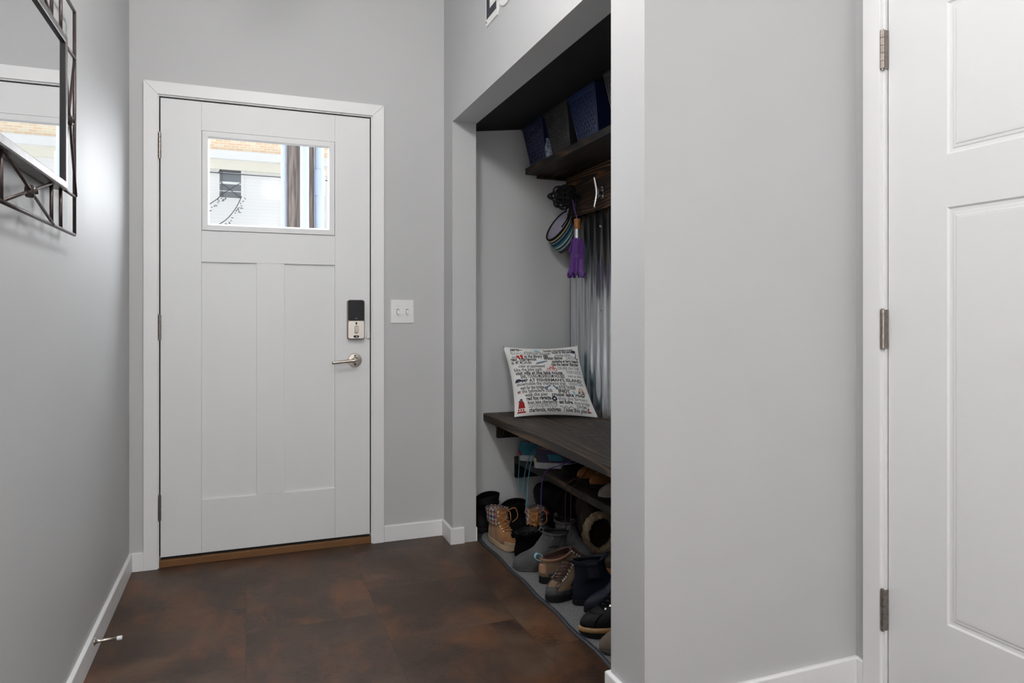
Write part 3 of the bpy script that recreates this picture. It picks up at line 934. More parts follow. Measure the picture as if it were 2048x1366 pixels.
# floor mat ------------------------------------------------------------------
t = thing('floor_mat', (1.35, 2.5, 0), 0, 'grey carpet floor mat with dark bound edge under the shoes', 'mat')
def mat_outline(d):
    x0, x1, y0_, y1_ = 1.068 + d, 1.645 - d, 1.63 + d, 3.375 - d
    r = .17
    pts = [(x0, y0_)]
    pts += [(x0 + .004 * sin(k * 1.3), y0_ + (y1_ - r - y0_) * k / 24) for k in range(1, 25)]
    for k in range(1, 10):
        a = PI - PI / 2 * k / 9
        pts.append((x0 + r + r * cos(a), y1_ - r + r * sin(a)))
    pts += [(x1, y1_), (x1, y0_)]
    return pts
b = MB()
o0 = mat_outline(.012)
b.rings([[(x, y, .0005) for x, y in o0], [(x, y, .0075) for x, y in o0]], True, True)
b.build('carpet_pile', 'mat', t)
b = MB()
oa, ob, oc_ = mat_outline(0), mat_outline(.006), mat_outline(.013)
b.rings([[(x, y, .0005) for x, y in oa], [(x, y, .0055) for x, y in oa], [(x, y, .0085) for x, y in ob], [(x, y, .0085) for x, y in oc_], [(x, y, .0005) for x, y in oc_]])
b.build('bound_edge', 'matedge', t)
MZ = .0078

# ------------------------------------------------------------------ baskets on the upper shelf
def basket(yc, m, label, emblem, hh=.205, name='plastic_basket'):
    x0 = 1.397
    t = thing(name, (x0, yc, 1.888), -PI / 2, label, 'basket', 'plastic baskets on the upper shelf')
    wb, wt, d0, d1, lean, back = .0965, .130, 0.0, .175, .036, .208
    z0, z1 = .001, hh
    def ring(s, z, off=0.0):
        w = wb + (wt - wb) * s - off
        f = d0 - lean * s + off
        r_ = d1 + (back - d1) * s - off
        return [(-w, f, z), (w, f, z), (w, r_, z), (-w, r_, z)]
    b = MB()
    b.rings([ring(0, z0), ring(1, z1), ring(1, z1, .003), ring(.02, z0 + .004, .003)], True, True)
    def F(u, v, o=0.0):
        w = wb + (wt - wb) * v
        return Vector((u * w, d0 - lean * v - o, z0 + (z1 - z0) * v))
    # raised border on the front
    for (ua, va, ub, vb) in ((-.90, .06, .90, .06), (-.90, .90, .90, .90), (-.90, .06, -.90, .90), (.90, .06, .90, .90)):
        b.tube([F(ua, va, .0005), F(ub, vb, .0005)], .0022, 6)
    # tread-plate dashes
    rows, cols = 9, 7
    for i in range(rows):
        for j in range(cols):
            u = -.76 + 1.52 * (j + .5 * (i % 2)) / (cols - .5)
            v = .12 + .73 * i / (rows - 1)
            if abs(u) > .80 or (emblem and v > .62 and abs(u) < .42):
                continue
            s = 1 if (i + j) % 2 else -1
            du, dv = .080, .036
            p, q = F(u - du * .7, v - s * dv, .0004), F(u + du * .7, v + s * dv, .0004)
            mid = F(u, v, .0006)
            b.tube([p, mid, q], [.0010, .0036, .0010], 6)
    b.build('body', m, t, local=True, bevel=.0015)
    b = MB()
    b.rings([ring(1, z1 - .010, -.001), ring(1, z1 - .010, -.004), ring(1, z1 + .002, -.004), ring(1, z1 + .002, .004), ring(1, z1 - .004, .004)])
    b.build('rim', m, t, local=True, bevel=.001)
    if emblem:
        b = MB()
        pts = [F(.36 * cos(a), .74 + .10 * sin(a), .001) for a in [2 * PI * k / 24 for k in range(24)]]
        b.tube(pts, .0022, 6, closed=True)
        if emblem == 1:
            b.tube([F(-.5, .70, .001), F(-.36, .74, .0015)], .0025, 6); b.tube([F(.5, .70, .001), F(.36, .74, .0015)], .0025, 6)
            b.tube([F(-.2, .70, .001), F(-.05, .78, .0018), F(.06, .72, .0018), F(.2, .77, .001)], .003, 6)
        else:
            b.tube([F(-.18, .70, .001), F(-.18, .76, .0015), F(0, .80, .0015), F(.18, .76, .0015), F(.18, .70, .001)], .0028, 6)
        b.build('emblem', m, t, local=True)
    return t
basket(3.252, 'bluebox', 'navy blue plastic basket with winged oval emblem at far end of upper shelf', 1)
basket(2.972, 'greybox', 'charcoal plastic basket between the two navy blue baskets', 2)
basket(2.699, 'bluebox', 'shiny navy blue plastic basket without emblem, right of the first charcoal one', 0, .202)
basket(2.372, 'greybox', 'charcoal plastic basket cut off by the pillar edge, nearest on upper shelf', 0, .215)
# cloth pouch squeezed between baskets
b = MB()
rs = []
for k in range(7):
    s = k / 6
    rr = .024 * (1 - .5 * s * s)
    rs.append([(1.425 + .045 * cos(a) + .004 * sin(5 * a + k), 3.117 + rr * (1 if s < .9 else .7) * sin(a), 1.8885 + .095 * s) for a in [2 * PI * q / 20 for q in range(20)]])
b.rings(rs, True, True)
M['pouch'] = mat('blue_floral_cloth', (0.05, 0.10, 0.26), 0.9, col2=(0.50, 0.52, 0.56), vscale=70)
tag(b.build('cloth_pouch', 'pouch', smooth=True), 'blue and white patterned cloth bundle between first two baskets', 'cloth')
# wire basket
t = thing('wire_basket', (1.52, 2.535, 1.888), 0, 'black wire basket set back between shiny blue and nearest charcoal basket', 'wire basket')
b = MB()
wx0, wx1, wy0, wy1, wz0, wz1 = 1.44, 1.60, 2.512, 2.562, 1.892, 2.082
def loopxy(z, r=.002):
    b.tube([(wx0, wy0, z), (wx1, wy0, z), (wx1, wy1, z), (wx0, wy1, z)], r, 6, closed=True)
loopxy(wz1, .0032); loopxy(wz1 - .03, .0015); loopxy(wz0 + .08, .0012); loopxy(wz0, .0025)
for k in range(6):
    y = wy0 + (wy1 - wy0) * k / 5
    b.cyl((wx0, y, wz0), (wx0, y, wz1), .0012, 6); b.cyl((wx1, y, wz0), (wx1, y, wz1), .0012, 6)
for k in range(9):
    x = wx0 + (wx1 - wx0) * k / 8
    b.cyl((x, wy0, wz0), (x, wy0, wz1), .0012, 6); b.cyl((x, wy1, wz0), (x, wy1, wz1), .0012, 6)
    b.cyl((x, wy0, wz0), (x, wy1, wz0), .0012, 6)
b.build('wire_cage', 'wire', t, smooth=True)
b = MB(); b.box(1.45, 1.59, 2.520, 2.555, 1.8945, 2.02)
tb = b.build('folded_cloth', 'bag', bevel=.012, seg=3)
tag(tb, 'black folded cloth with pale blue tab inside the wire basket', 'cloth')
b = MB(); b.box(1.4495, 1.4515, 2.526, 2.549, 2.00, 2.022)
b.build('cloth_tab', 'inkaqua', tb)

# ------------------------------------------------------------------ boat-cleat hooks and what hangs there
def boat_cleat(y, z, label):
    t = thing('cleat_hook', (1.622, y, z), 0, label, 'hook', 'chrome cleat hooks on the hook board')
    b = MB()
    b.box(1.6135, 1.6215, y - .012, y + .012, z - .030, z + .030)
    b.cyl((1.617, y, z - .016), (1.588, y, z - .014), .0065, 12, .0058); b.cyl((1.617, y, z + .016), (1.588, y, z + .014), .0065, 12, .0058)
    b.build('base', 'chrome', t, bevel=.002)
    b = MB()
    pts = spline([(1.572, y, z - .074), (1.579, y, z - .048), (1.587, y, z), (1.579, y, z + .048), (1.572, y, z + .074)], 6)
    nn = len(pts)
    b.tube(pts, [.0035 + .0048 * sin(PI * (k + 1.2) / (nn + 1.4)) for k in range(nn)], 14)
    b.build('horn', 'chrome', t, smooth=True)
    return t
boat_cleat(2.972, 1.706, 'chrome boat-cleat hook left empty on the hook board')
boat_cleat(3.268, 1.718, 'chrome boat-cleat hook buried under the hanging black ice cleats')

RZ = math.radians(-21.08)
def loc_frame(x, y, z):
    return Matrix.Translation((x, y, z)) @ Matrix.Rotation(RZ, 4, 'Z')
# ice cleats: rubber nets bunched on the hook
random.seed(7)
t = thing('ice_cleats', (1.522, 3.203, 1.716), RZ, 'bunch of black rubber slip-on ice cleats hanging from the left hook', 'ice cleats')
def net(sx, sz, yoff, ph, teeth, mb, r=.0036):
    outer, inner, mid = [], [], []
    N = 36
    for k in range(N):
        a = 2 * PI * k / N + ph
        w = 1 + .13 * cos(teeth * a)
        outer.append(Vector((sx * w * cos(a), yoff + .018 * sin(3 * a + ph), sz * w * sin(a))))
        w2 = .62 + .10 * cos(teeth * a + 1.7)
        mid.append(Vector((sx * w2 * cos(a), yoff - .018 + .012 * cos(4 * a), sz * w2 * sin(a))))
        w3 = .30 + .06 * cos(3 * a)
        inner.append(Vector((sx * w3 * cos(a), yoff - .026, sz * w3 * sin(a))))
    mb.tube(outer, r, 8, closed=True); mb.tube(mid, r * .8, 8, closed=True); mb.tube(inner, r * .9, 8, closed=True)
    for k in range(0, N, 4):
        mb.tube([outer[k], mid[(k + 2) % N], inner[(k + 1) % N]], r * .75, 6)
        mb.tube([outer[(k + 2) % N], mid[(k + 1) % N]], r * .6, 6)
b = MB(); net(.076, .052, -.01, .35, 6, b, .0050)
b.build('rubber_net', 'rubber', t, smooth=True, local=True)
b = MB(); net(.060, .054, .012, 1.1, 4, b, .0048); net(.044, .043, -.030, 2.0, 5, b, .0046)
b.build('rubber_net', 'rubber', t, smooth=True, local=True)
b = MB()
for k in range(16):
    a = random.uniform(0, 2 * PI); rr = random.uniform(0.1, .9)
    p = Vector((.055 * rr * cos(a) + .012, -.03 + random.uniform(-.01, .03), .042 * rr * sin(a)))
    d = Vector((random.uniform(-1, 1), random.uniform(-.3, .3), random.uniform(-1, 1))).normalized() * .022
    b.tube([p - d, p, p + d], [.0045, .006, .0045], 8)
b.build('grip_studs', 'blackleather', t, smooth=True, local=True)
b = MB(); b.tube(spline([(.0, .01, .05), (.03, .05, .045), (.03, .080, .030), (.03, .080, .0)], 6), .0035, 8)
b.build('hanging_strap', 'rubber', t, smooth=True, local=True)

# striped cap: bowl-shaped crown hanging by its strap
t = thing('striped_cap', (1.538, 3.290, 1.566), RZ, 'teal, navy and white striped cap hanging below the ice cleats', 'cap')
C0 = Vector((-.010, -.015, .012))
maj = Vector((.56, .12, .82)).normalized()
nrm = Vector((-.62, -.50, .38)).normalized()      # opening faces up-left and out
nrm = (nrm - maj * nrm.dot(maj)).normalized()
mnr = maj.cross(nrm).normalized()
drop = (-nrm * .30 + Vector((.30, .03, -.95))).normalized()
bands = [('vis_black', .0), ('vis_yellow', .10), ('vis_navy', .18), ('vis_white', .30), ('vis_dteal', .33), ('vis_navy', .45), ('vis_teal', .52), ('vis_white', .66), ('vis_black', .76), ('vis_teal', .84), ('vis_white', .93)]
names = ['vis_black', 'vis_yellow', 'vis_navy', 'vis_white', 'vis_dteal', 'vis_teal']
cuts = [x for _, x in bands] + [1.0]
lev, mis = [], []
for i in range(len(bands)):
    for k in range(2):
        lev.append(cuts[i] + (cuts[i + 1] - cuts[i]) * k / 2)
        mis.append(names.index(bands[i][0]))
lev.append(1.0)
def cap_ring(s, shrink=0.0):
    f = 1.0 - .10 * s - .22 * s * s - shrink
    tilt = 1.0
    return [C0 + drop * (.088 * s) + (maj * cos(a) * .094 + mnr * sin(a) * .056 * (1 + .05 * s)) * f for a in [2 * PI * k / 44 for k in range(44)]]
b = MB(); b.rings([cap_ring(s) for s in lev], mis=mis)
b.build('crown', [M[q] for q in names], t, smooth=True, local=True)
b = MB(); b.rings([cap_ring(s, .05) for s in (0, .25, .5, .75, .98)], False, True)
b.build('lining', 'vis_lav', t, smooth=True, local=True)
b = MB(); b.tube(cap_ring(0, .01), .0042, 8, closed=True)
b.build('edge_trim', 'vis_black', t, smooth=True, local=True)
b = MB()
b.rings([cap_ring(1.0), [p + drop * .020 for p in cap_ring(1.0, .06)], [p + drop * .028 for p in cap_ring(1.0, .30)], [p + drop * .024 for p in cap_ring(1.0, .5)]], False, True)
b.build('crown_top', 'vis_grey', t, smooth=True, local=True)
b = MB(); p0 = C0 + maj * .09; b.tube(spline([tuple(C0 + mnr * .02 - nrm * .01), tuple(C0 + maj * .06 + mnr * .03), tuple(p0 + Vector((.0, .02, .01))), (.045, .035, .105)], 6), .004, 8)
b.build('strap', 'vis_black', t, smooth=True, local=True)

# purple umbrella
t = thing('umbrella', (1.548, 3.108, 1.31), RZ, 'folded purple umbrella with varnished wooden handle hanging handle up', 'umbrella')
b = MB(); b.lathe([(.0135, .232), (.0145, .236), (.0165, .270), (.0180, .278), (.0180, .281), (.016, .283)], 24)
b.build('handle', 'handlewood', t, smooth=False, local=True, bevel=.001)
b = MB(); b.lathe([(.0120, .182), (.0145, .184), (.0145, .231), (.012, .233)], 24)
b.build('ferrule', 'silver', t, smooth=False, local=True)
b = MB()
rs = []
NA = 64
for k in range(25):
    s = k / 24
    z = .186 * (1 - s)
    base_r = .017 + .015 * min(1, s / .10) ** .6 - .002 * math.exp(-((s - .52) / .08) ** 2) + (.0035 * max(0, s - .75) / .25)
    ring = []
    for j in range(NA):
        a = 2 * PI * j / NA
        amp = .0030 + .0050 * s * s + (.004 if s > .93 else 0)
        rr = base_r + amp * sin(8 * a + 2.2 * s + 1.2 * sin(3 * a)) + .0028 * sin(3 * a + 5 * s)
        zz = z + (.014 * sin(8 * a + 1.0) * max(0, s - .8) / .2)
        ring.append((rr * cos(a), rr * sin(a) * .85, zz))
    rs.append(ring)
b.rings(rs, True, False)
rs2 = [[(x * .80, y * .80, z) for x, y, z in rs[-1]], [(x * .4, y * .4, .03) for x, y, z in rs[-1]]]
b.rings([rs[-1], rs2[0], rs2[1]], False, True)
b.build('folded_canopy', 'purple', t, smooth=True, local=True)
b = MB()
b.rings([[(.0325 * cos(a) * rr, .0285 * sin(a) * rr, z) for a in [2 * PI * k / 40 for k in range(40)]] for rr, z in ((1.0, .083), (1.03, .088), (1.03, .098), (1.0, .103))])
b.build('closing_strap', 'purple', t, smooth=True, local=True)
b = MB()
b.prism([(-.0335, -.004, .135), (-.0225, -.012, .172), (-.027, -.010, .120)], (-.012, -.006, -.012))
b.build('loose_flap', 'purple', t, local=True, bevel=.002)
b = MB(); b.tube(spline([(.0, .0, .281), (-.008, .008, .315), (-.016, .02, .36), (-.02, .05, .39), (-.012, .035, .335), (.002, .004, .282)], 6), .0022, 8)
b.build('wrist_loop', 'purple', t, smooth=True, local=True)

# ------------------------------------------------------------------ pillow with printed words
TL, TR, BL, BR = Vector((1.232, 3.325, .948)), Vector((1.588, 3.185, .952)), Vector((1.236, 3.175, .6065)), Vector((1.612, 3.005, .6065))
PN = (TR - BL).cross(TL - BR).normalized()
if PN.y > 0:
    PN = -PN
def pillow_pt(u, v, side, off=0.0):
    """u, v in 0..1; side +1 front, -1 back"""
    uu = .5 + (u - .5) * (1 - .085 * (sin(PI * v) ** .8 if 0 < v < 1 else 0))
    vv = .5 + (v - .5) * (1 - .075 * (sin(PI * u) ** .8 if 0 < u < 1 else 0))
    p = BL * (1 - uu) * (1 - vv) + BR * uu * (1 - vv) + TL * (1 - uu) * vv + TR * uu * vv
    a, c_ = max(0.0, 1 - abs(2 * u - 1) ** 2.4), max(0.0, 1 - abs(2 * v - 1) ** 2.4)
    h = (a * c_) ** .62
    h2 = h * (1 + .05 * sin(5 * u + 3 * v)) 
    p = p + PN * (side * (.050 if side > 0 else .042) * h2 + (off if side > 0 else -off))
    return p
t = thing('throw_pillow', (1.42, 3.15, .602), 0, 'square white throw pillow printed with words, leaning in the bench corner', 'pillow')
NU = 40
for side, nm, m_ in ((1, 'front_cover', 'pillow'), (-1, 'back_cover', 'pillowback')):
    b = MB()
    rs = [[pillow_pt(i / NU, j / NU, side) for i in range(NU + 1)] for j in range(NU + 1)]
    b.rings(rs, closed=False)
    b.build(nm, m_, t, smooth=True)
# lettering
lines = [  # (v, u0, size, text, ink, bold, shear, width)
 (.935, .075, .026, 'past by', 0, .0006, .2, .13), 
 (.905, .26, .020, 'picnic club', 1, 0, .0, .22), (.925, .52, .020, 'fountain rose petoskey young', 0, .0003, .1, .40),
 (.872, .07, .022, 'PELICAN CLUB', 1, 0, 0, .20), (.868, .285, .022, 'NORTH POINT SAND DUNES', 0, 0, 0, .32), (.888, .63, .022, 'music in the park', 0, .0004, .1, .27),
 (.815, .07, .024, 'eat', 1, 0, 0, .06), (.822, .24, .027, 'at the library', 0, .0006, .2, .25), (.838, .66, .022, 'petoskey stones', 1, 0, 0, .22),
 (.775, .045, .026, 'read', 0, .0006, .2, .09), (.775, .165, .027, 'charlevoix', 0, .0006, .2, .24), (.790, .50, .026, 'venetian festival', 0, .0005, .2, .26), (.79, .81, .022, 'CASTLE', 1, 0, 0, .13),
 (.722, .045, .026, 'ski  MT MCSAUBA', 0, .0003, 0, .28), (.738, .60, .024, 'sunbathe at ferry beach', 0, .0006, .2, .37),
 (.668, .13, .023, 'cider at appleseed', 0, .0001, .1, .36), (.688, .585, .027, 'ride the beaver islander', 0, .0006, .15, .38),
 (.612, .06, .027, 'bike the bike path', 0, .0001, 0, .38), (.632, .66, .020, 'CRUISE ON THE', 1, 0, 0, .30),
 (.562, .07, .026, 'visit villa at the lake house', 0, .0006, .2, .64), (.575, .77, .022, 'TOUR CASTLE', 1, 0, 0, .2),
 (.508, .13, .027, 'EARL YOUNG MUSHROOM HOUSES', 0, .0005, 0, .60), (.520, .78, .020, 'visit at the', 1, 0, .1, .18),
 (.452, .05, .023, 'CAMP AT FISHERMAN\'S ISLAND', 0, .0004, 0, .90),
 (.402, .06, .027, 'snowmobile the charlevoix trail', 0, .0001, 0, .66), (.402, .76, .022, 'WINTER', 1, 0, 0, .2),
 (.348, .10, .025, 'wait for the bridge', 0, .0003, .1, .32), (.345, .62, .026, 'BOYNE THUNDER', 0, .0004, 0, .22),
 (.298, .06, .027, 'at the belvedere club', 0, .0001, 0, .46), (.295, .60, .023, 'ENJOY', 0, .0008, 0, .15), (.285, .86, .022, 'ICE', 0, .0008, 0, .08),
 (.244, .15, .027, 'walk the pier', 0, .0002, 0, .30), (.240, .50, .028, 'cruise lake river', 0, .0006, .15, .44),
 (.193, .165, .027, 'red fox regatta', 0, .0007, 0, .32), (.190, .575, .024, 'shop the farmers', 1, 0, 0, .37),
 (.142, .175, .023, 'boat lake charlevoix', 0, .0002, .1, .38), (.140, .575, .026, 'eat fudge', 0, .0007, .1, .17), (.137, .765, .024, 'shop bridge', 1, .0002, 0, .19),
 (.092, .185, .025, 'LIGHTHOUSE PHOTO OP', 1, 0, 0, .36), (.086, .78, .022, 'SWIM', 1, .0003, 0, .12),
 (.038, .185, .027, 'charlevoix, michigan', 0, .0006, .0, .39), (.036, .61, .027, 'i love this place', 0, .0004, .25, .31)]
tmp = []
for (v, u0, sz, s, ink, bold, shear, wd) in lines:
    cu = bpy.data.curves.new('txt', 'FONT')
    cu.body = s; cu.size = 1.0; cu.offset = (bold + .0003) / sz * .9; cu.shear = shear; cu.resolution_u = 2
    cu.fill_mode = 'FRONT'; cu.dimensions = '2D'
    o = bpy.data.objects.new('txt', cu); COL.objects.link(o)
    tmp.append(o)
bpy.context.view_layer.update()
dg = bpy.context.evaluated_depsgraph_get()
inkb = [MB(), MB()]
for o, (v, u0, sz, s, ink, bold, shear, wd) in zip(tmp, lines):
    me = o.evaluated_get(dg).to_mesh()
    xs = [q.co.x for q in me.vertices]
    if not xs:
        continue
    xa, xb = min(xs), max(xs)
    kx = wd / (xb - xa)
    ky = sz / .40 * 1.08
    mb = inkb[ink]
    vs = []
    for q in me.vertices:
        u = u0 + (q.co.x - xa) * kx
        vv = v + q.co.y * ky
        vs.append(mb.bm.verts.new(pillow_pt(min(max(u, .01), .985), min(max(vv, .01), .99), 1, .0011)))
    for p in me.polygons:
        mb.face([vs[i] for i in p.vertices])
    o.evaluated_get(dg).to_mesh_clear()
for o in tmp:
    cu = o.data
    bpy.data.objects.remove(o); bpy.data.curves.remove(cu)
inkb[0].build('printed_lettering', 'ink', t, normals=False, label='charcoal printed words')
inkb[1].build('printed_lettering', 'inklight', t, normals=False, label='pale grey printed words')
# printed pictures
def decal(polys, m_, nm='printed_picture'):
    b = MB()
    for poly in polys:
        # subdivide edges for drape
        pts = []
        for i in range(len(poly)):
            a_, c_ = poly[i], poly[(i + 1) % len(poly)]
            k = 1 if abs(a_[0] - c_[0]) + abs(a_[1] - c_[1]) < .03 else 3
            for q in range(k):
                pts.append((a_[0] + (c_[0] - a_[0]) * q / k, a_[1] + (c_[1] - a_[1]) * q / k))
        vs = [b.bm.verts.new(pillow_pt(min(max(u, .005), .99), min(max(v, .005), .99), 1, .0012)) for u, v in pts]
        b.face(vs)
    return b.build(nm, m_, t, normals=False)
def disc(cu_, cv, r, n=20, rv=None):
    rv = r if rv is None else rv
    return [(cu_ + r * cos(2 * PI * k / n), cv + rv * sin(2 * PI * k / n)) for k in range(n)]
def ringp(cu_, cv, r, w, n=16):
    out = []
    for k in range(n):
        a, c_ = 2 * PI * k / n, 2 * PI * (k + 1) / n
        out.append([(cu_ + r * cos(a), cv + r * sin(a)), (cu_ + r * cos(c_), cv + r * sin(c_)), (cu_ + (r - w) * cos(c_), cv + (r - w) * sin(c_)), (cu_ + (r - w) * cos(a), cv + (r - w) * sin(a))])
    return out
def strk(pts, w):
    out = []
    for (a, c_) in zip(pts[:-1], pts[1:]):
        dx, dy = c_[0] - a[0], c_[1] - a[1]
        L = math.hypot(dx, dy) or 1
        nx, ny = -dy / L * w / 2, dx / L * w / 2
        out.append([(a[0] + nx, a[1] + ny), (c_[0] + nx, c_[1] + ny), (c_[0] - nx, c_[1] - ny), (a[0] - nx, a[1] - ny)])
    return out
decal([[(.035, .035), (.145, .035), (.142, .055), (.038, .055)]] + [[(.045 + .03 * k, .06), (.065 + .03 * k, .06), (.063 + .03 * k, .088), (.047 + .03 * k, .088)] for k in range(3)] +
      [[(.05, .095), (.138, .095), (.130, .165), (.112, .195), (.076, .195), (.060, .165)]], 'inkdred')
decal([[(.072, .198), (.116, .198), (.112, .212), (.094, .226), (.076, .212)], [(.055, .178), (.075, .178), (.075, .198), (.062, .196)]], 'inkblue')
decal(ringp(.525, .205, .034, .022, 20), 'inkblue')
decal([[(.525 + .033 * cos(a - .3), .205 + .033 * sin(a - .3)), (.525 + .033 * cos(a + .3), .205 + .033 * sin(a + .3)), (.525 + .013 * cos(a + .3), .205 + .013 * sin(a + .3)), (.525 + .013 * cos(a - .3), .205 + .013 * sin(a - .3))] for a in (.785, 2.356, 3.927, 5.498)], 'inkred')
decal(ringp(.535, .632, .026, .007) + ringp(.625, .632, .026, .007) + strk([(.535, .632), (.565, .665), (.605, .665), (.625, .632)], .008) + strk([(.565, .665), (.585, .632), (.605, .665)], .008) + strk([(.555, .676), (.575, .676)], .008) + strk([(.605, .665), (.60, .685), (.62, .688)], .008), 'inkred')
decal([disc(.155, .838, .022), disc(.205, .848, .022), disc(.170, .812, .014), disc(.215, .818, .014)], 'inkred')
decal(ringp(.535, .845, .032, .012) + [disc(.535, .845, .012)] + strk([(.505, .845), (.565, .845)], .006) + strk([(.535, .815), (.535, .875)], .006), 'ink')
decal([[(.385, .715), (.47, .738), (.54, .760), (.545, .775), (.47, .762), (.385, .742)]], 'inksteel')
decal([[(.045, .445), (.045, .478), (.07, .500), (.105, .502), (.135, .485), (.14, .468), (.09, .465)]], 'inkblue')
decal([[(.425, .335), (.46, .335), (.465, .358), (.52, .392), (.505, .404), (.45, .375), (.425, .375)], [(.608, .335), (.573, .335), (.568, .358), (.535, .392), (.550, .404), (.583, .375), (.608, .375)]], 'inksteel')
decal(ringp(.905, .345, .028, .009) + strk([(.885, .345), (.925, .345)], .007) + strk([(.93, .325), (.96, .305)], .008), 'inkorange')
decal([disc(.80, .300, .016, 14, .024)] + strk([(.775, .325), (.825, .28)], .006), 'inkaqua')
decal(strk([(.575 + .011 * k, .094 + .016 * sin(k * 1.15)) for k in range(17)], .006), 'inkblue')
decal([[(.905, .068), (.955, .050), (.918, .040)], [(.925, .072), (.928, .112), (.900, .076)]], 'inkdred')
decal([disc(.925, .905, .03, 16, .024)], 'inkblue')
decal(strk([(.945, .895), (.955, .85), (.94, .82), (.955, .79), (.975, .80)], .010), 'inkblue')
decal(strk([(.38, .945), (.42, .952), (.46, .945)], .016) + [disc(.43, .938, .03, 14, .010)], 'inkaqua')
decal(strk([(.10, .965), (.14, .962), (.20, .955), (.245, .950)], .010), 'ink')
decal(strk([(.055, .32), (.075, .31), (.085, .325)], .010), 'inkred')

# ------------------------------------------------------------------ footwear generator
SHAPE = [(0, .70), (.12, .78), (.38, .74), (.55, .86), (.70, 1.0), (.85, .93), (1.0, .70)]
def shape_at(f):
    for (a, b_), (c_, d_) in zip(SHAPE[:-1], SHAPE[1:]):
        if f <= c_:
            s = (f - a) / (c_ - a)
            s = s * s * (3 - 2 * s)
            return b_ + (d_ - b_) * s
    return SHAPE[-1][1]

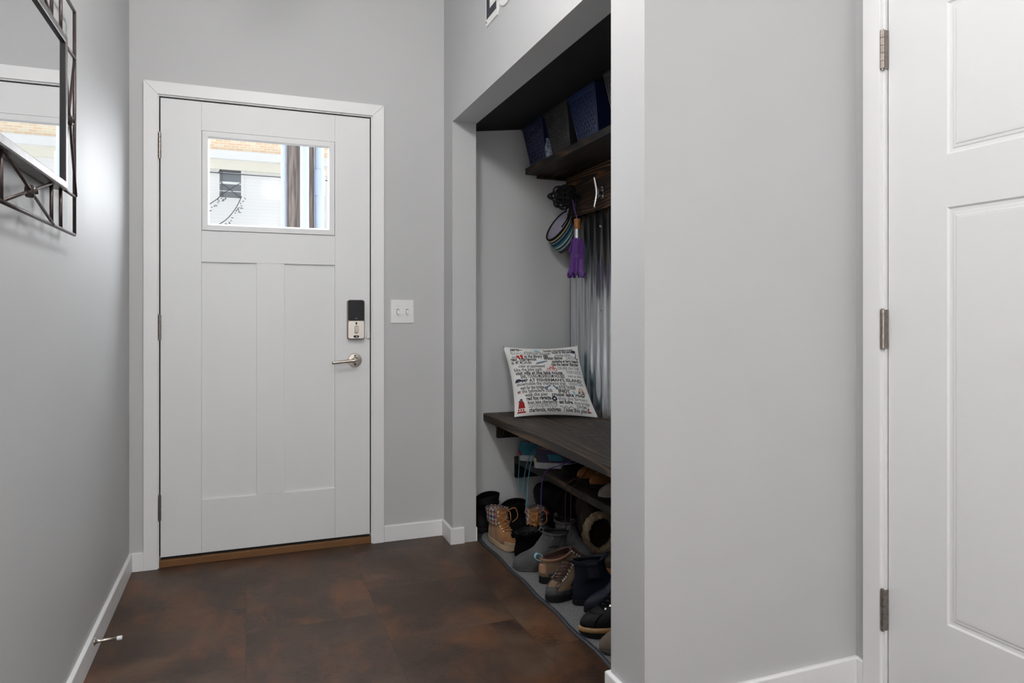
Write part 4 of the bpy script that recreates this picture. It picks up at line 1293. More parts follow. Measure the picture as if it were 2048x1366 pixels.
class Shoe:
    """profile rings: (z, x_rear, x_front, half_width, blend-to-oval, tilt, dip)"""
    def __init__(self, name, prof, heel, d, label, group, cat='shoe', z=MZ, side=1, L=None, basis=None):
        self.prof = [tuple(p) + (0.0,) * (7 - len(p)) for p in prof]
        rot = math.atan2(d[1], d[0])
        self.t = thing(name, (heel[0], heel[1], z), rot, label, cat, group)
        if basis is not None:
            self.t.matrix_basis = basis
        self.side = side
        self.K = len(self.prof) - 1
    def P(self, k, a, off=0.0):
        if off:
            e = .02
            du = self.P(min(k + e, self.K), a) - self.P(max(k - e, 0), a)
            da = self.P(k, a + .02) - self.P(k, a - .02)
            nn = da.cross(du)
            if nn.length > 1e-12:
                return self.P(k, a) + nn.normalized() * off
        z, xr, xf_, w, m, tilt, dip = catmull(self.prof, k)
        c_, s_ = cos(a), sin(a)
        x = (xr + xf_) / 2 + (xf_ - xr) / 2 * c_
        f = (c_ + 1) / 2
        g = shape_at(f) * (1 - m) + m
        y = w * g * (1 if s_ >= 0 else -1) * abs(s_) ** (.78 + .22 * m)
        y += self.side * .007 * (1 - m) * sin(PI * min(1, max(0, f))) * (1 if f > .5 else -.3) * (f - .2)
        return Vector((x, y, z + tilt * c_ + dip * c_ * c_))
    def upper(self, m, k0=0, k1=None, sub=4, A=48, name='upper'):
        k1 = self.K if k1 is None else k1
        b = MB()
        n = max(2, int(round((k1 - k0) * sub)))
        b.rings([[self.P(k0 + (k1 - k0) * i / n, 2 * PI * j / A) for j in range(A)] for i in range(n + 1)])
        return b.build(name, m, self.t, smooth=True, local=True)
    def lining(self, m, kl, th=.0045, A=48, name='lining'):
        b = MB()
        ks = [self.K - (self.K - kl) * i / 5 for i in range(6)]
        rs = [[self.P(self.K, 2 * PI * j / A) for j in range(A)]]
        rs += [[self.P(self.K, 2 * PI * j / A, -th * .5) + Vector((0, 0, .0018)) for j in range(A)]]
        rs += [[self.P(k, 2 * PI * j / A, -th) for j in range(A)] for k in ks]
        b.rings(rs, False, True)
        return b.build(name, m, self.t, smooth=True, local=True)
    def patch(self, m, name, k0, k1, a0, a1, off=.0012, nk=8, na=16, th=True, label=None, parent=None):
        b = MB()
        rs = []
        for i in range(nk + 1):
            k = k0 + (k1 - k0) * i / nk
            rs.append([self.P(k, a0 + (a1 - a0) * j / na, off) for j in range(na + 1)])
        vs = b.rings(rs, closed=False)
        if th:   # skirt down to the surface
            edge = vs[0] + [r[-1] for r in vs[1:]] + list(reversed(vs[-1]))[1:] + [r[0] for r in reversed(vs[1:-1])]
            info = [(k0, a0 + (a1 - a0) * j / na) for j in range(na + 1)] + [(k0 + (k1 - k0) * i / nk, a1) for i in range(1, nk + 1)] + \
                   [(k1, a0 + (a1 - a0) * j / na) for j in range(na - 1, -1, -1)] + [(k0 + (k1 - k0) * i / nk, a0) for i in range(nk - 1, 0, -1)]
            low = b.verts([self.P(k, a, -.001) for k, a in info])
            n = len(edge)
            for i in range(n):
                b.face([edge[i], edge[(i + 1) % n], low[(i + 1) % n], low[i]])
        return b.build(name, m, parent or self.t, smooth=True, local=True, label=label)
    def sole(self, m, th=None, grow=.003, arch=.004, A=56, name='sole', lip=.004, heel_m=None, heel_h=0.0):
        zt = self.prof[0][0]
        L = self.prof[0][2] - self.prof[0][1]
        b = MB()
        def ring(g, zf):
            out = []
            for j in range(A):
                a = 2 * PI * j / A
                p = self.P(0, a)
                q = Vector((cos(a), sin(a), 0)) * g
                fx = (p.x - self.prof[0][1]) / L
                out.append(Vector((p.x + q.x, p.y + q.y, zf(fx))))
            return out
        def bot(f):
            s = arch * math.exp(-((f - .42) / .12) ** 2) + .010 * max(0, (f - .86) / .14) ** 2
            if heel_h and f > .30:
                s += heel_h * min(1, (f - .30) / .03) * max(0.0, 1 - max(0, (f - .34) / .30) ** 1.2)
            return s
        tt = zt if th is None else th
        b.rings([ring(grow - .004, bot), ring(grow, lambda f: bot(f) + .003), ring(grow, lambda f: max(tt - .002, bot(f) + .004)), ring(grow - .0012, lambda f: max(tt, bot(f) + .005)), ring(-.004, lambda f: max(tt, bot(f) + .005) + lip)], True, True)
        return b.build(name, m, self.t, smooth=False, local=True, bevel=.0008, angle=50)
    def laces(self, m, ks, spread=.62, r=.0021, off=.003, eye=None, name='lace'):
        b = MB()
        for i in range(len(ks) - 1):
            for s in (1, -1):
                pts = []
                for q in range(7):
                    f = q / 6
                    a = s * spread * (1 - 2 * f)
                    pts.append(self.P(ks[i] + (ks[i + 1] - ks[i]) * f, a, off + .002 * sin(PI * f)))
                b.tube(pts, r, 6)
        o = b.build(name, m, self.t, smooth=True, local=True)
        if eye:
            for k in ks:
                for s in (1, -1):
                    p = self.P(k, s * (spread + .03), off * .6)
                    q = self.P(k, s * (spread + .03), off * .6 + .003)
                    b = MB(); b.cyl(p, q, .0038, 10)
                    b.build('eyelet', eye, self.t, local=True)
        return o
    def pull_tab(self, m, a, k, h=.022, w=.010, name='pull_tab', lean=.006):
        p0 = self.P(k, a, .001)
        nx = Vector((cos(a), sin(a), 0))
        pts = spline([tuple(p0), tuple(p0 + nx * (lean + .006) + Vector((0, 0, h * .45))), tuple(p0 + nx * lean + Vector((0, 0, h))), tuple(p0 - nx * .004 + Vector((0, 0, h * .7))), tuple(self.P(self.K, a, -.004) + Vector((0, 0, -.004)))], 5)
        sd = Vector((-sin(a), cos(a), 0)) * w / 2
        b = MB()
        rs = []
        for i, p in enumerate(pts):
            d = (pts[min(i + 1, len(pts) - 1)] - pts[max(i - 1, 0)]).normalized()
            nn = d.cross(sd).normalized() * .0011
            rs.append([p + sd + nn, p - sd + nn, p - sd - nn, p + sd - nn])
        b.rings(rs, True, True)
        return b.build(name, m, self.t, smooth=False, local=True)

def boot_prof(L=.25, H=.17, w=.046, th=.02, sw=.041, so=.14, tilt=0.0, dip=0.0, toe=.046):
    s = L / .25
    return [(th, 0, .250 * s, w), (th + .012, -.003, .252 * s, w * 1.02), (th + toe * .62, -.003, .244 * s, w * .98), (th + toe * .95, -.001, .222 * s, w * .90, .1),
            (th + toe * 1.2, .001, .192 * s, w * .82, .25), (th + toe * 1.5, .003, .163 * s, w * .80, .55), (th + toe * 1.95, .006, .143 * s, sw * .94, .9),
            (th + (toe * 1.95 + H) / 2, .003, so * .98, sw * .97, 1, tilt * .4, dip * .3), (H - .012, -.002, so, sw, 1, tilt * .9, dip * .9), (H, -.003, so * 1.005, sw * 1.01, 1, tilt, dip)]
def low_prof(L=.27, w=.047, th=.025, toe=.040, H=.095, tilt=.008, dip=.012):
    s = L / .27
    return [(th, 0, .270 * s, w), (th + .012, -.004, .272 * s, w * 1.02), (th + toe * .62, -.004, .264 * s, w * .98), (th + toe * .95, -.003, .238 * s, w * .92, .1),
            (th + toe * 1.12, -.002, .212 * s, w * .86, .25, tilt * .2), (th + toe * 1.3, .0, .186 * s, w * .80, .5, tilt * .6, dip * .4), (H * .95 - .004, .002, .160 * s, w * .76, .8, tilt, dip * .8), (H, .002, .150 * s, w * .77, .9, tilt, dip)]

# 1-2 tan lace-up boots with plaid cuffs --------------------------------------
def tan_boot(heel, d, label, side):
    s = Shoe('tan_boot', boot_prof(.245, .166, .044, .022, .043, .132, .008, .006, .046), heel, d, label, 'tan boots with plaid cuffs', 'boot', side=side)
    s.upper('nubuck'); s.lining('plaid', 6.2)
    s.sole('tansole', th=.026, grow=.004)
    s.patch('plaid', 'plaid_cuff', 5.5, 9.0, .80, 2 * PI - .80, .0060, 14, 40)
    s.patch('tansole', 'foxing', .4, 1.7, -.95, .95, .0012, 6, 24, label='cream toe and side foxing')
    s.patch('nubuck', 'tongue', 6.2, 9.0, -.40, .40, .006, 10, 10)
    s.patch('nubuck', 'heel_strip', 4.2, 8.8, PI - .16, PI + .16, .0072, 10, 6)
    s.laces('orangelace', [4.2, 4.8, 5.4, 6.0, 6.7, 7.4, 8.1], .55, .0024, .004, 'eyelet')
    p = s.P(8.1, .5, .005)
    for q, (dx, dy, dz) in enumerate(((.02, .03, .012), (.03, -.005, .0))):
        b = MB(); b.tube(spline([tuple(p), tuple(p + Vector((dx, dy, dz))), tuple(p + Vector((dx * 1.4, dy * 1.3, -.03))), tuple(p + Vector((dx * .7, dy * .6, -.055)))], 6), .0021, 6)
        b.build('loose_lace', 'orangelace', s.t, smooth=True, local=True)
    return s
tan_boot((1.128, 3.222), (.16, -.98), 'tan lace-up boot with plaid cuff at the mat corner, cream sole in view', 1)
tan_boot((1.345, 3.140), (-.50, -.87), 'tan lace-up boot with plaid cuff half hidden behind the fuzzy black boot', -1)

# 3-4 black boots in the far corner -------------------------------------------
def black_boot(heel, d, label, H, side, tall=False):
    s = Shoe('black_boot', boot_prof(.215, H, .043, .022, .045, .130, .012, -.010), heel, d, label, 'black boots in the far corner', 'boot', side=side)
    s.upper('blackleather'); s.lining('blacksuede', 6.5); s.sole('blacksole')
    s.patch('blacksuede', 'ankle_strap', 6.1, 6.7, .0, 2 * PI, .003, 4, 40, th=False)
    s.pull_tab('blackleather', PI, 8.7, .014)
    return s
black_boot((1.088, 3.343), (1, .0), 'black ankle boot pressed against far alcove wall beside the jamb', .185, 1)
black_boot((1.190, 3.235), (1, .05), 'black ankle boot between the tan boot and the slumped black bag', .165, -1)

# 5 fuzzy black ankle boot -----------------------------------------------------
def fuzzy_boot(heel, d, label, side):
    s = Shoe('fuzzy_boot', boot_prof(.225, .140, .042, .030, .044, .118, .004, -.006, .042), heel, d, label, 'fuzzy black ankle boots', 'boot', side=side)
    s.upper('blacksuede', A=64); s.lining('blackleather', 6.5); s.sole('stackheel', th=.030, heel_h=.016, arch=.002, name='stacked_sole')
    b = MB()
    for i in range(26):
        k = 8.4 + .6 * (i % 3) / 2
        a = 2 * PI * i / 26
        p = s.P(k, a, .004)
        b.tube([p - Vector((0, 0, .012)), p + Vector((.004 * cos(a), .004 * sin(a), 0)), p + Vector((0, 0, .008))], [.006, .0075, .005], 8)
    b.build('fuzzy_cuff', 'blacksuede', s.t, smooth=True, local=True)
    b = MB()
    for z in (.088, .097):
        p = s.P(6.2, -1.2, .002); b.lathe([(.004, 0), (.004, .003), (.002, .005)], 10, 'z', 0, tuple(Vector((p.x, p.y, z))))
    b.build('buckle_stud', 'chrome', s.t, local=True)
    return s
fuzzy_boot((1.118, 2.862), (.99, -.06), 'fuzzy black ankle boot in front of the tan boots', 1)

# 6-7 grey chelsea boots -------------------------------------------------------
def chelsea(name, heel, d, label, group, side, ms, H=.155, L=.245, emblem=True, tabs=True, so=.116):
    up, gore, sole, lin, tab = ms
    s = Shoe(name, boot_prof(L, H, .042, .022, .038, so, .002, .007, .046), heel, d, label, group, 'boot', side=side)
    s.upper(up); s.lining(lin, 6.5); s.sole(sole, grow=.003)
    s.patch(gore, 'elastic_panel', 5.4, 8.85, 1.25, 1.95, .0010, 12, 10); s.patch(gore, 'elastic_panel', 5.4, 8.85, -1.95, -1.25, .0010, 12, 10)
    s.patch(up, 'welt_band', .15, .9, 0, 2 * PI, .0015, 3, 48, th=False)
    if tabs:
        s.pull_tab(tab, PI, 8.3); s.pull_tab(tab, 0, 8.3)
    if emblem:
        for a_ in (-.80, .80):
            b = MB()
            def E(u, v):
                return s.P(7.75 + .55 * v, a_ + .20 * u * (1 if a_ > 0 else -1), .0014)
            for (ua, va, ub, vb) in ((-1, -.9, 1, -.9), (-.8, -.6, -.8, .9), (-.8, .9, -.2, .9), (-.2, .9, -.2, -.5), (.2, -.5, .2, .9), (.2, .9, .9, .9), (.2, .2, .7, .2)):
                b.tube([E(ua, va), E((ua + ub) / 2, (va + vb) / 2), E(ub, vb)], .0011, 5)
            b.build('emblem', 'darkemblem', s.t, local=True)
    return s
GC = ('greysuede', 'greygore', 'greysole', 'blackleather', 'greysuede')
chelsea('chelsea_boot', (1.322, 2.745), (-.95, .16), 'grey suede chelsea boot with toe over the mat edge, pull tab up', 'grey suede chelsea boots', 1, GC)
chelsea('chelsea_boot', (1.360, 2.945), (.24, -.97), 'grey suede chelsea boot standing behind its mate, toe beside the hiking shoe', 'grey suede chelsea boots', -1, GC)

# 8-9 brown hiking shoes -------------------------------------------------------
def hiker(heel, d, label, side, loop=True):
    s = Shoe('hiking_shoe', low_prof(.262, .047, .026, .045, .104, .012, .012), heel, d, label, 'taupe hiking shoes', 'shoe', side=side)
    s.upper('taupe'); s.lining('maroon', 5.2, .006)
    s.sole('blacksole', th=.028, grow=.005, arch=.006)
    s.patch('slate', 'toe_bumper', .2, 2.2, -.62, .62, .0022, 6, 20)
    s.patch('slate', 'mudguard', .2, 1.35, .62, 2.5, .0016, 5, 20); s.patch('slate', 'mudguard', .2, 1.35, -2.5, -.62, .0016, 5, 20)
    s.patch('peach', 'heel_counter', 1.2, 4.8, PI - .55, PI + .55, .0022, 8, 14)
    s.patch('peach', 'collar', 6.2, 7.0, .75, 2 * PI - .75, .0035, 5, 40)
    s.patch('slate', 'side_overlay', 2.0, 4.4, 1.15, 1.75, .0014, 8, 8); s.patch('slate', 'side_overlay', 2.0, 4.4, -1.75, -1.15, .0014, 8, 8)
    b = MB()
    for a_ in (-.55, .55):
        c0 = s.P(2.6, a_, .002)
        b.tube([s.P(2.6 + .45 * sin(q), a_ + .13 * cos(q), .0016) for q in [2 * PI * k / 16 for k in range(16)]], .0014, 6, closed=True)
    b.build('stitched_oval', 'slate', s.t, local=True)
    s.patch('maroon', 'tongue', 5.0, 7.0, -.42, .42, .006, 8, 10)
    s.laces('laceM', [3.3, 3.75, 4.2, 4.7, 5.2, 5.8, 6.4], .60, .0022, .0045, 'eyelet')
    if loop:
        s.pull_tab('tealloop', PI, 5.8, .034, .013, 'heel_loop', .020)
    b = MB()
    pts = [s.P(6.9, a, .004) + Vector((0, 0, .002)) for a in (-.25, -.1, .1, .25)]
    q = s.P(6.0, 0, -.008)
    b.face(b.verts([s.P(6.85, -.28, -.006), s.P(6.85, .28, -.006), s.P(6.1, .26, -.007) , s.P(6.1, -.26, -.007)]))
    b.build('inner_label', 'whitetag', s.t, local=True)
    return s
hiker((1.312, 2.540), (-.89, -.46), 'taupe hiking shoe at mat edge, toe and laces toward the room', 1, False)
hiker((1.132, 2.610), (.99, .09), 'taupe hiking shoe tucked behind its mate with teal heel loop showing', -1)

# 10-11 navy rubber chelsea boots ----------------------------------------------
NC = ('navyrub', 'navygore', 'blacksole', 'navyrub', 'navyrub')
chelsea('rubber_boot', (1.165, 2.372), (.99, -.06), 'navy rubber ankle boot touching the toe of the hiking shoe', 'navy rubber ankle boots', 1, NC, .164, .25, emblem=False, so=.130)
chelsea('rubber_boot', (1.418, 2.272), (-1, .0), 'navy rubber ankle boot showing only its toe beside the black lace-up', 'navy rubber ankle boots', -1, NC, .165, .255, emblem=False)

# 12 black lace-up with tan welt -----------------------------------------------
s = Shoe('lace_up_shoe', boot_prof(.275, .150, .050, .030, .043, .145, .008, -.004, .048), (1.352, 2.125), (-1, .02), 'black leather lace-up boot with golden welt at the mat edge', None, 'boot', side=1)
s.upper('blackleather'); s.lining('blacksuede', 6.4); s.sole('blacksole', th=.022, grow=.006)
b = MB()
rs = []
for g, z in ((.006, .020), (.0085, .022), (.0085, .032), (.004, .036), (-.002, .036)):
    rs.append([s.P(0, 2 * PI * j / 56) * 1.0 + Vector((cos(2 * PI * j / 56) * g, sin(2 * PI * j / 56) * g, z - .030)) for j in range(56)])
b.rings(rs); b.build('welt', 'goldwelt', s.t, smooth=True, local=True)
s.patch('blackleather', 'toe_cap', .8, 3.2, -.75, .75, .0016, 8, 20)
s.laces('blacksuede', [4.0, 4.6, 5.2, 5.8, 6.5, 7.2], .55, .0022, .004, 'chrome')

# 13 brown canvas slip-on, cut by the pillar -------------------------------------
s = Shoe('slip_on_shoe', low_prof(.262, .048, .014, .046, .080, .004, .008), (1.340, 1.998), (-1, .0), 'greyish brown canvas slip-on shoe half hidden by the pillar', None, 'shoe', side=1)
s.upper('olive'); s.lining('maroon', 5.0); s.sole('greysole', th=.016, grow=.002)
s.patch('furbrown', 'side_gusset', 3.2, 6.2, .55, 1.0, .001, 8, 8); s.patch('furbrown', 'side_gusset', 3.2, 6.2, -1.0, -.55, .001, 8, 8)

# 14 fleece-lined boot lying on its back, opening toward the room ----------------
mb_ = Matrix(((0, -1, 0, 1.545), (0, 0, -1, 3.055), (1, 0, 0, .018), (0, 0, 0, 1)))
fp = [(.02, 0, .235, .044), (.032, -.003, .237, .045), (.05, -.003, .228, .043), (.068, -.001, .205, .041, .2), (.085, .0, .185, .046, .5), (.11, .002, .165, .058, .9), (.15, .0, .155, .068, 1), (.185, -.002, .155, .074, 1), (.20, -.004, .158, .076, 1)]
s = Shoe('fleece_boot', fp, (0, 0), (1, 0), 'dark brown boot with thick cream fleece cuff lying on its back', None, 'boot', basis=mb_)
s.upper('furbrown'); s.lining('furbrown', 4.5, .006); s.sole('blacksole')
b = MB()
random.seed(3)
rs = []
for i in range(15):
    q = 2 * PI * i / 14
    ring = []
    for j in range(72):
        a = 2 * PI * j / 72
        k = 7.3 + .62 * cos(q)
        base_ = s.P(min(k, 8.0), a, .004)
        nn = (s.P(7.6, a, .01) - s.P(7.6, a)).normalized()
        p = base_ + nn * (.016 * sin(q)) + Vector((0, 0, .018 if cos(q) > .6 else 0))
        p += Vector((mnoise.noise(p * 60), mnoise.noise(p * 60 + Vector((9, 0, 0))), mnoise.noise(p * 60 + Vector((0, 9, 0))))) * .007
        ring.append(p)
    rs.append(ring)
rs[-1] = rs[0]
b.rings(rs); b.build('fleece_cuff', 'fleece', s.t, smooth=True, local=True)
s.patch('furbrown', 'seam_strip', 4, 7.2, PI * .5 - .08, PI * .5 + .08, .002, 8, 4)

# 15 brown shoe with gum sole ----------------------------------------------------
s = Shoe('gum_sole_shoe', low_prof(.255, .046, .030, .042, .092, .006, .010), (1.562, 2.45), (-.50, .865), 'brown leather shoe with orange gum sole beneath the fleece-cuffed boot', None, 'shoe')
s.upper('brownleather'); s.lining('blacksuede', 5.2); s.sole('gum', th=.028, grow=.004)
s.laces('laceM', [3.6, 4.2, 4.8, 5.4, 6.0], .55)

# black bag slumped under the shelf -----------------------------------------------
t = thing('black_bag', (1.52, 3.2, MZ), 0, 'slumped black nylon bag with a red tag under the shoe shelf', 'bag')
b = MB()
rs = []
for i in range(19):
    ph = -PI / 2 + PI * i / 18
    ring = []
    for j in range(40):
        a = 2 * PI * j / 40
        ce = lambda v, e: (1 if v >= 0 else -1) * abs(v) ** e
        x = 1.535 + .100 * ce(cos(ph), .5) * ce(cos(a), .6)
        y = 3.235 + .135 * ce(cos(ph), .5) * ce(sin(a), .6)
        z = MZ + .118 + .118 * ce(sin(ph), .7)
        lean = max(0, (z - .05)) / .2
        x -= .07 * lean * (1 if x < 1.535 else .3) * max(0, (y - 3.12) / .22)
        p = Vector((x, y, z))
        q = mnoise.noise(p * 9) * .018 + mnoise.noise(p * 24) * .006
        if i not in (0, 18):
            p += Vector((cos(a) * cos(ph), sin(a) * cos(ph), .5 * sin(ph))) * q
        p.z = max(p.z, MZ + .0008)
        p.x = min(p.x, 1.646)
        ring.append(p)
    rs.append(ring)
b.rings(rs, True, True)
bag = b.build('bag_body', 'bag', t, smooth=True)
b = MB(); b.tube(spline([(1.46, 3.13, .17), (1.44, 3.10, .205), (1.48, 3.10, .240), (1.53, 3.15, .244)], 6), .009, 8)
b.build('carry_strap', 'bag', t, smooth=True)
b = MB(); b.prism([(1.420, 3.215, .132), (1.416, 3.218, .144), (1.424, 3.168, .120), (1.428, 3.165, .106)], (-.012, -.006, 0))
tg = b.build('red_tag', 'redtag', t, bevel=.002)
b = MB(); b.prism([(1.4055, 3.206, .140), (1.4045, 3.207, .145), (1.411, 3.163, .118), (1.412, 3.162, .112)], (-.0025, -.0015, 0))
b.build('tag_stripe', 'whitetag', tg)

# ------------------------------------------------------------------ on the shoe shelf
SZ = .3655
def runner(heel, d, label, up, side, edge, lace_m, hang):
    s = Shoe('running_shoe', low_prof(.245, .042, .027, .040, .094, .008, .014), heel, d, label, 'running shoes on the shoe shelf', 'shoe', z=SZ, side=side)
    s.upper(up); s.lining('runpink', 5.0, .006)
    s.sole('runwhite', th=.029, grow=.005, arch=.003, name='midsole')
    s.patch(edge, 'heel_clip', .05, 1.9, PI - .42, PI + .42, .0045, 8, 14)
    s.patch('runteal', 'side_stripe', 1.2, 4.0, 1.2, 1.6, .0012, 8, 6); s.patch('runteal', 'side_stripe', 1.2, 4.0, -2.0, -1.4, .0012, 8, 6)
    s.patch('runnavy', 'tongue', 5.2, 7.0, -.4, .4, .005, 6, 8)
    s.laces(lace_m, [3.5, 4.0, 4.5, 5.0, 5.6, 6.2], .55, .002, .004)
    inv = wmat(s.t).inverted()
    for pts in hang:
        b = MB()
        P_ = spline([tuple(inv @ Vector(p)) for p in pts], 6)
        b.tube(P_, .0027, 6)
        b.build('hanging_lace', lace_m, s.t, smooth=True, local=True)
    return s
runner((1.318, 3.105), (.90, -.43), 'dark running shoe with pale yellow heel and white midsole on the shoe shelf', 'runnavy', 1, 'runyellow', 'tealace',
       [[(1.335, 3.10, .47), (1.318, 3.13, .44), (1.300, 3.150, .395), (1.292, 3.172, .33), (1.288, 3.182, .265), (1.289, 3.185, .22)],
        [(1.335, 3.09, .47), (1.310, 3.10, .43), (1.296, 3.115, .37), (1.292, 3.132, .29), (1.290, 3.140, .21), (1.291, 3.143, .17)]])
runner((1.312, 3.292), (.93, -.36), 'teal running shoe with crimson heel behind the dark one', 'runteal', -1, 'crimson', 'tealace',
       [[(1.335, 3.29, .46), (1.315, 3.285, .41), (1.302, 3.275, .355), (1.296, 3.270, .28), (1.293, 3.268, .24), (1.295, 3.265, .205)]])
b = MB()
# black dress shoe lying under the runner's toe
s = Shoe('black_shoe', low_prof(.225, .041, .012, .026, .050, .003, .005), (1.352, 2.868), (.97, .0), 'low black leather shoe on the shoe shelf beside the running shoes', None, 'shoe', z=SZ)
s.upper('blackleather'); s.lining('blacksuede', 5.2); s.sole('blacksole')
inv = wmat(s.t).inverted()
b = MB(); b.tube([inv @ p for p in spline([(1.42, 2.905, .43), (1.37, 2.955, .40), (1.318, 2.972, .378), (1.302, 2.980, .33), (1.300, 2.992, .24), (1.302, 2.990, .17)], 6)], .0028, 6)
b.build('hanging_lace', 'purplelace', s.t, smooth=True, local=True)
def tan_shoe(heel, d, label, side, hang, H=.135):
    s = Shoe('suede_boot', boot_prof(.235, H, .043, .022, .040, .130, .004, .004, .044), heel, d, label, 'rust suede boots on the shoe shelf', 'boot', z=SZ, side=side)
    s.upper('tansuede'); s.lining('brownleather', 6.4); s.sole('blacksole', grow=.003)
    s.patch('tansuede', 'toe_cap', .6, 2.8, -.7, .7, .0015, 6, 16)
    s.laces('laceM', [4.2, 4.9, 5.6, 6.3, 7.0], .5, .002, .004)
    inv = wmat(s.t).inverted()
    for pts in hang:
        b = MB(); b.tube([inv @ p for p in spline(pts, 6)], .0020, 6)
        b.build('hanging_lace', 'laceM', s.t, smooth=True, local=True)
tan_shoe((1.612, 2.762), (-.99, -.02), 'rust suede boot on the shoe shelf next to the low black shoe', 1,
         [[(1.45, 2.765, .46), (1.40, 2.75, .41), (1.332, 2.745, .376), (1.316, 2.743, .366), (1.310, 2.742, .33), (1.308, 2.742, .24), (1.309, 2.742, .170)],
          [(1.45, 2.755, .46), (1.39, 2.71, .42), (1.332, 2.690, .376), (1.316, 2.688, .366), (1.310, 2.688, .33), (1.308, 2.688, .25), (1.309, 2.688, .16)]])
tan_shoe((1.612, 2.645), (-.99, -.03), 'rust suede boot on the shoe shelf nearer the grey shoe', -1, [])
s = Shoe('grey_shoe', low_prof(.262, .046, .012, .046, .085, .004, .010), (1.590, 2.470), (-1, .0), 'greyish suede shoe with rounded toe at the shoe shelf edge', None, 'shoe', z=SZ)
s.upper('greycanvas'); s.lining('maroon', 5.2); s.sole('blacksole', th=.014, grow=.002)

# ------------------------------------------------------------------ outdoors
YF = 24.0
bl = thing('building', (1.0, YF, -.1), 0, 'white building with pale brick top seen through the door window', 'building')
b = MB(); b.box(-9, 8, YF, YF + 6, -.1, 5.74)
b.build('siding_wall', 'siding', bl)
b = MB(); b.box(-9, 8, YF - .12, YF + 6, 5.74, 6.04); b.build('cream_frieze', 'cream', bl)
b = MB(); b.box(-9, 8, YF - .35, YF + 6, 6.04, 6.30); b.build('fascia', 'fascia', bl)
b = MB(); b.box(-9, 8, YF - .05, YF + 6, 6.30, 9.6); b.build('brick_wall', 'brick', bl)
def far_window(x0, x1, z0, z1):
    b = MB()
    b.box(x0 - .09, x0, YF - .06, YF + .02, z0 - .05, z1 + .09); b.box(x1, x1 + .09, YF - .06, YF + .02, z0 - .05, z1 + .09)
    b.box(x0, x1, YF - .06, YF + .02, z1, z1 + .09); b.box(x0, x1, YF - .06, YF + .02, z0 - .05, z0)
    b.box(x0, x1, YF - .05, YF + .02, (z0 + z1) / 2 - .04, (z0 + z1) / 2 + .04)
    b.box(x0, x1, YF - .045, YF + .02, z0 + .20, z0 + .225)
    b.box(x0, x1, YF - .045, YF + .02, z1 - .17, z1 - .145)
    w = b.build('window', 'fascia', bl)
    b = MB(); b.box(x0, x1, YF - .03, YF - .02, z0, z1 - .16); b.build('pane', 'winpane', w)
    b = MB(); b.box(x0, x1, YF - .031, YF - .02, z1 - .15, z1); b.build('shade', 'windark', w)
far_window(-.79, -.15, 4.85, 5.80)
far_window(2.62, 3.30, 4.60, 5.20)
far_window(2.62, 3.30, 3.20, 4.20)
b = MB()
b.tube([(-.70, YF - .08, 5.86), (-.82, YF - .08, 5.62)], .012, 6); b.tube([(-1.6, YF - .10, 5.62), (3, YF - .10, 5.60)], .015, 6)
b.tube([(-.79, YF - .08, 4.9), (-.15, YF - .08, 5.35)], .010, 6); b.tube([(-.79, YF - .08, 5.35), (-.15, YF - .08, 4.85)], .010, 6)
b.tube([(-.72, YF - .08, 4.9), (-.72, YF - .08, 5.7)], .008, 6)
b.build('overhead_wire', 'twig', bl, smooth=True)
def vine(pts, label, seed):
    random.seed(seed)
    t = thing('string_of_lights', pts[0], 0, label, 'string lights')
    P_ = spline(pts, 8)
    b = MB(); b.tube(P_, .014, 6); b.build('cord', 'twig', t, smooth=True)
    b = MB()
    for k in range(26):
        p = P_[random.randrange(len(P_))] + Vector((random.uniform(.02, .16), random.uniform(-.02, .02), random.uniform(-.14, .0)))
        d = Vector((random.uniform(-1, 1), 0, random.uniform(-1, 1))).normalized() * .03
        b.tube([p - d, p, p + d], [.006, .014, .006], 6)
    b.build('bulbs', 'twig', t, smooth=True)['kind'] = 'stuff'
vine([(-1.35, YF - .3, 4.30), (-1.10, YF - .3, 4.55), (-.85, YF - .3, 4.75), (-.72, YF - .3, 4.90)], 'thin string of bulbs left of the far building window', 5)
vine([(-.80, YF - .3, 3.95), (-.55, YF - .3, 4.15), (-.30, YF - .3, 4.50), (-.13, YF - .3, 4.88)], 'thin string of bulbs dropping below the far building window', 6)
YU = 7.5
up = thing('utility_pole', (.53, YU, -.1), 0, 'weathered wooden utility pole outside the door window', 'pole')
b = MB()
rs = []
for k in range(30):
    z = -.1 + 9.0 * k / 29
    rs.append([(.528 + (.138 + .006 * mnoise.noise(Vector((cos(a) * 2, sin(a) * 2, z * .4)))) * cos(a), YU + .138 * sin(a), z) for a in [2 * PI * q / 28 for q in range(28)]])
b.rings(rs, True, True); b.build('pole_shaft', 'pole', up, smooth=True)
for x, y, r in ((.362, YU - .03, .027), (.556, YU - .185, .043), (.715, YU - .02, .046)):
    b = MB(); b.cyl((x, y, -.1), (x, y, 8.5), r, 20); o = b.build('conduit', 'conduit', up, smooth=True)
    if x > .7:
        b = MB(); b.cyl((x, y, 2.36), (x, y, 2.62), r + .013, 20); b.build('coupling', 'conduit', o, smooth=False)
        b = MB(); b.box(x - .08, x + .06, y - .062, y - .048, 2.86, 2.89); b.build('pipe_clamp', 'silver', o)
b = MB(); b.box(-14, 16, YD + .21, 34, -.22, -.1)
struct('ground', b, 'ground')

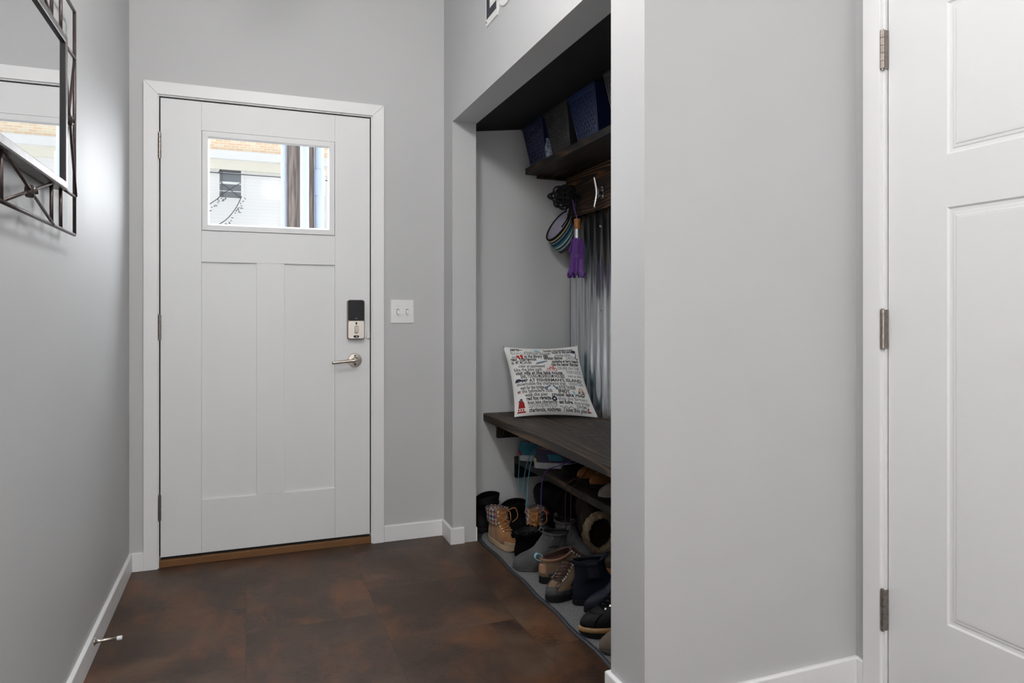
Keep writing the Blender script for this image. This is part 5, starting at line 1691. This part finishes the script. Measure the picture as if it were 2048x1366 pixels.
# ------------------------------------------------------------------ corridor lamp, added fill lamps (all out of frame) and daylight
def globe_lamp(x, y, z, r, watts, label):
    t = thing('globe_light', (x, y, CEIL), 0, label, 'ceiling light', 'globe ceiling lights')
    b = MB(); b.lathe([(.065, CEIL), (.065, CEIL - .018), (.05, CEIL - .028), (.010, CEIL - .030), (.010, z + r * .93), (.035, z + r * .93), (.035, z + r * .86)], 32, 'z', 0, (x, y, 0))
    b.build('stem', 'nickel', t)
    m = emit_material('lit_globe', (1.0, .985, .968), watts / (4 * PI * PI * r * r))
    b = MB(); b.lathe([(r * sin(PI * (k + .35) / 20.7), z - r * cos(PI * (k + .35) / 20.7)) for k in range(21)], 36, 'z', 0, (x, y, 0))
    b.build('globe', m, t, smooth=True)
globe_lamp(.25, -.8, 2.42, .12, 58, 'unseen globe light added just behind the viewer in place of bounced flash')  # unseen globe added to stand in for flash bounced off the ceiling
globe_lamp(.25, -2.5, 2.30, .12, 34, 'unseen globe light added at the back of the room as fill')  # second unseen globe, added to the same bounced light
globe_lamp(.17, 1.50, 2.50, .10, 38, 'small globe light under the ceiling in the corridor above the mirror')

t = thing('added_fill_lamp', (-.1, -2.9, 0), 0, 'unseen globe lamp on a stand, added as fill at the back of the room', 'floor lamp')  # unseen lamp added to brighten the lower part of the entrance door
b = MB(); b.lathe([(.14, .001), (.14, .014), (.02, .026), (.011, .05), (.011, 1.20), (.035, 1.225)], 32, 'z', 0, (-.1, -2.9, 0))
b.build('stand', 'nickel', t)
b = MB(); b.lathe([(.15 * sin(PI * (k + .35) / 20.7), 1.36 - .15 * cos(PI * (k + .35) / 20.7)) for k in range(21)], 36, 'z', 0, (-.1, -2.9, 0))
b.build('globe', emit_material('lit_globe', (1.0, .985, .968), 62 / (4 * PI * PI * .15 * .15)), t, smooth=True)

# overcast sky, much brighter on the far side of the building opposite
w = bpy.data.worlds.new('sky'); SC.world = w; w.use_nodes = True
nt = w.node_tree
bg = nt.nodes['Background']
tc = _n(nt, 'ShaderNodeTexCoord'); sp = _n(nt, 'ShaderNodeSeparateXYZ')
nt.links.new(tc.outputs['Generated'], sp.inputs[0])
mr = _n(nt, 'ShaderNodeMapRange'); mr.interpolation_type = 'SMOOTHSTEP'
mr.inputs[1].default_value = -.25; mr.inputs[2].default_value = .65; mr.inputs[3].default_value = .95; mr.inputs[4].default_value = SKY
nt.links.new(sp.outputs[1], mr.inputs[0])
nt.links.new(mr.outputs[0], bg.inputs[1])
bg.inputs[0].default_value = (.92, .96, 1.0, 1)

# ------------------------------------------------------------------ camera
cam = bpy.data.cameras.new('camera'); cam.sensor_width = 36.0; cam.lens = 36.0 * 1380 / 2048
cam.shift_y = -55.0 / 2048; cam.clip_start = .02
co = bpy.data.objects.new('camera', cam); COL.objects.link(co)
co.location = (0, 0, 1.116); co.rotation_euler = (PI / 2, 0, RZ)
SC.camera = co
vs = SC.view_settings
vs.view_transform = 'Standard'; vs.look = 'None'; vs.exposure = 0.07; vs.gamma = 1.0; vs.use_curve_mapping = False
SC.cycles.use_denoising = True
SC.cycles.max_bounces = 10; SC.cycles.diffuse_bounces = 6; SC.cycles.glossy_bounces = 5
SC.cycles.sample_clamp_indirect = 6.0
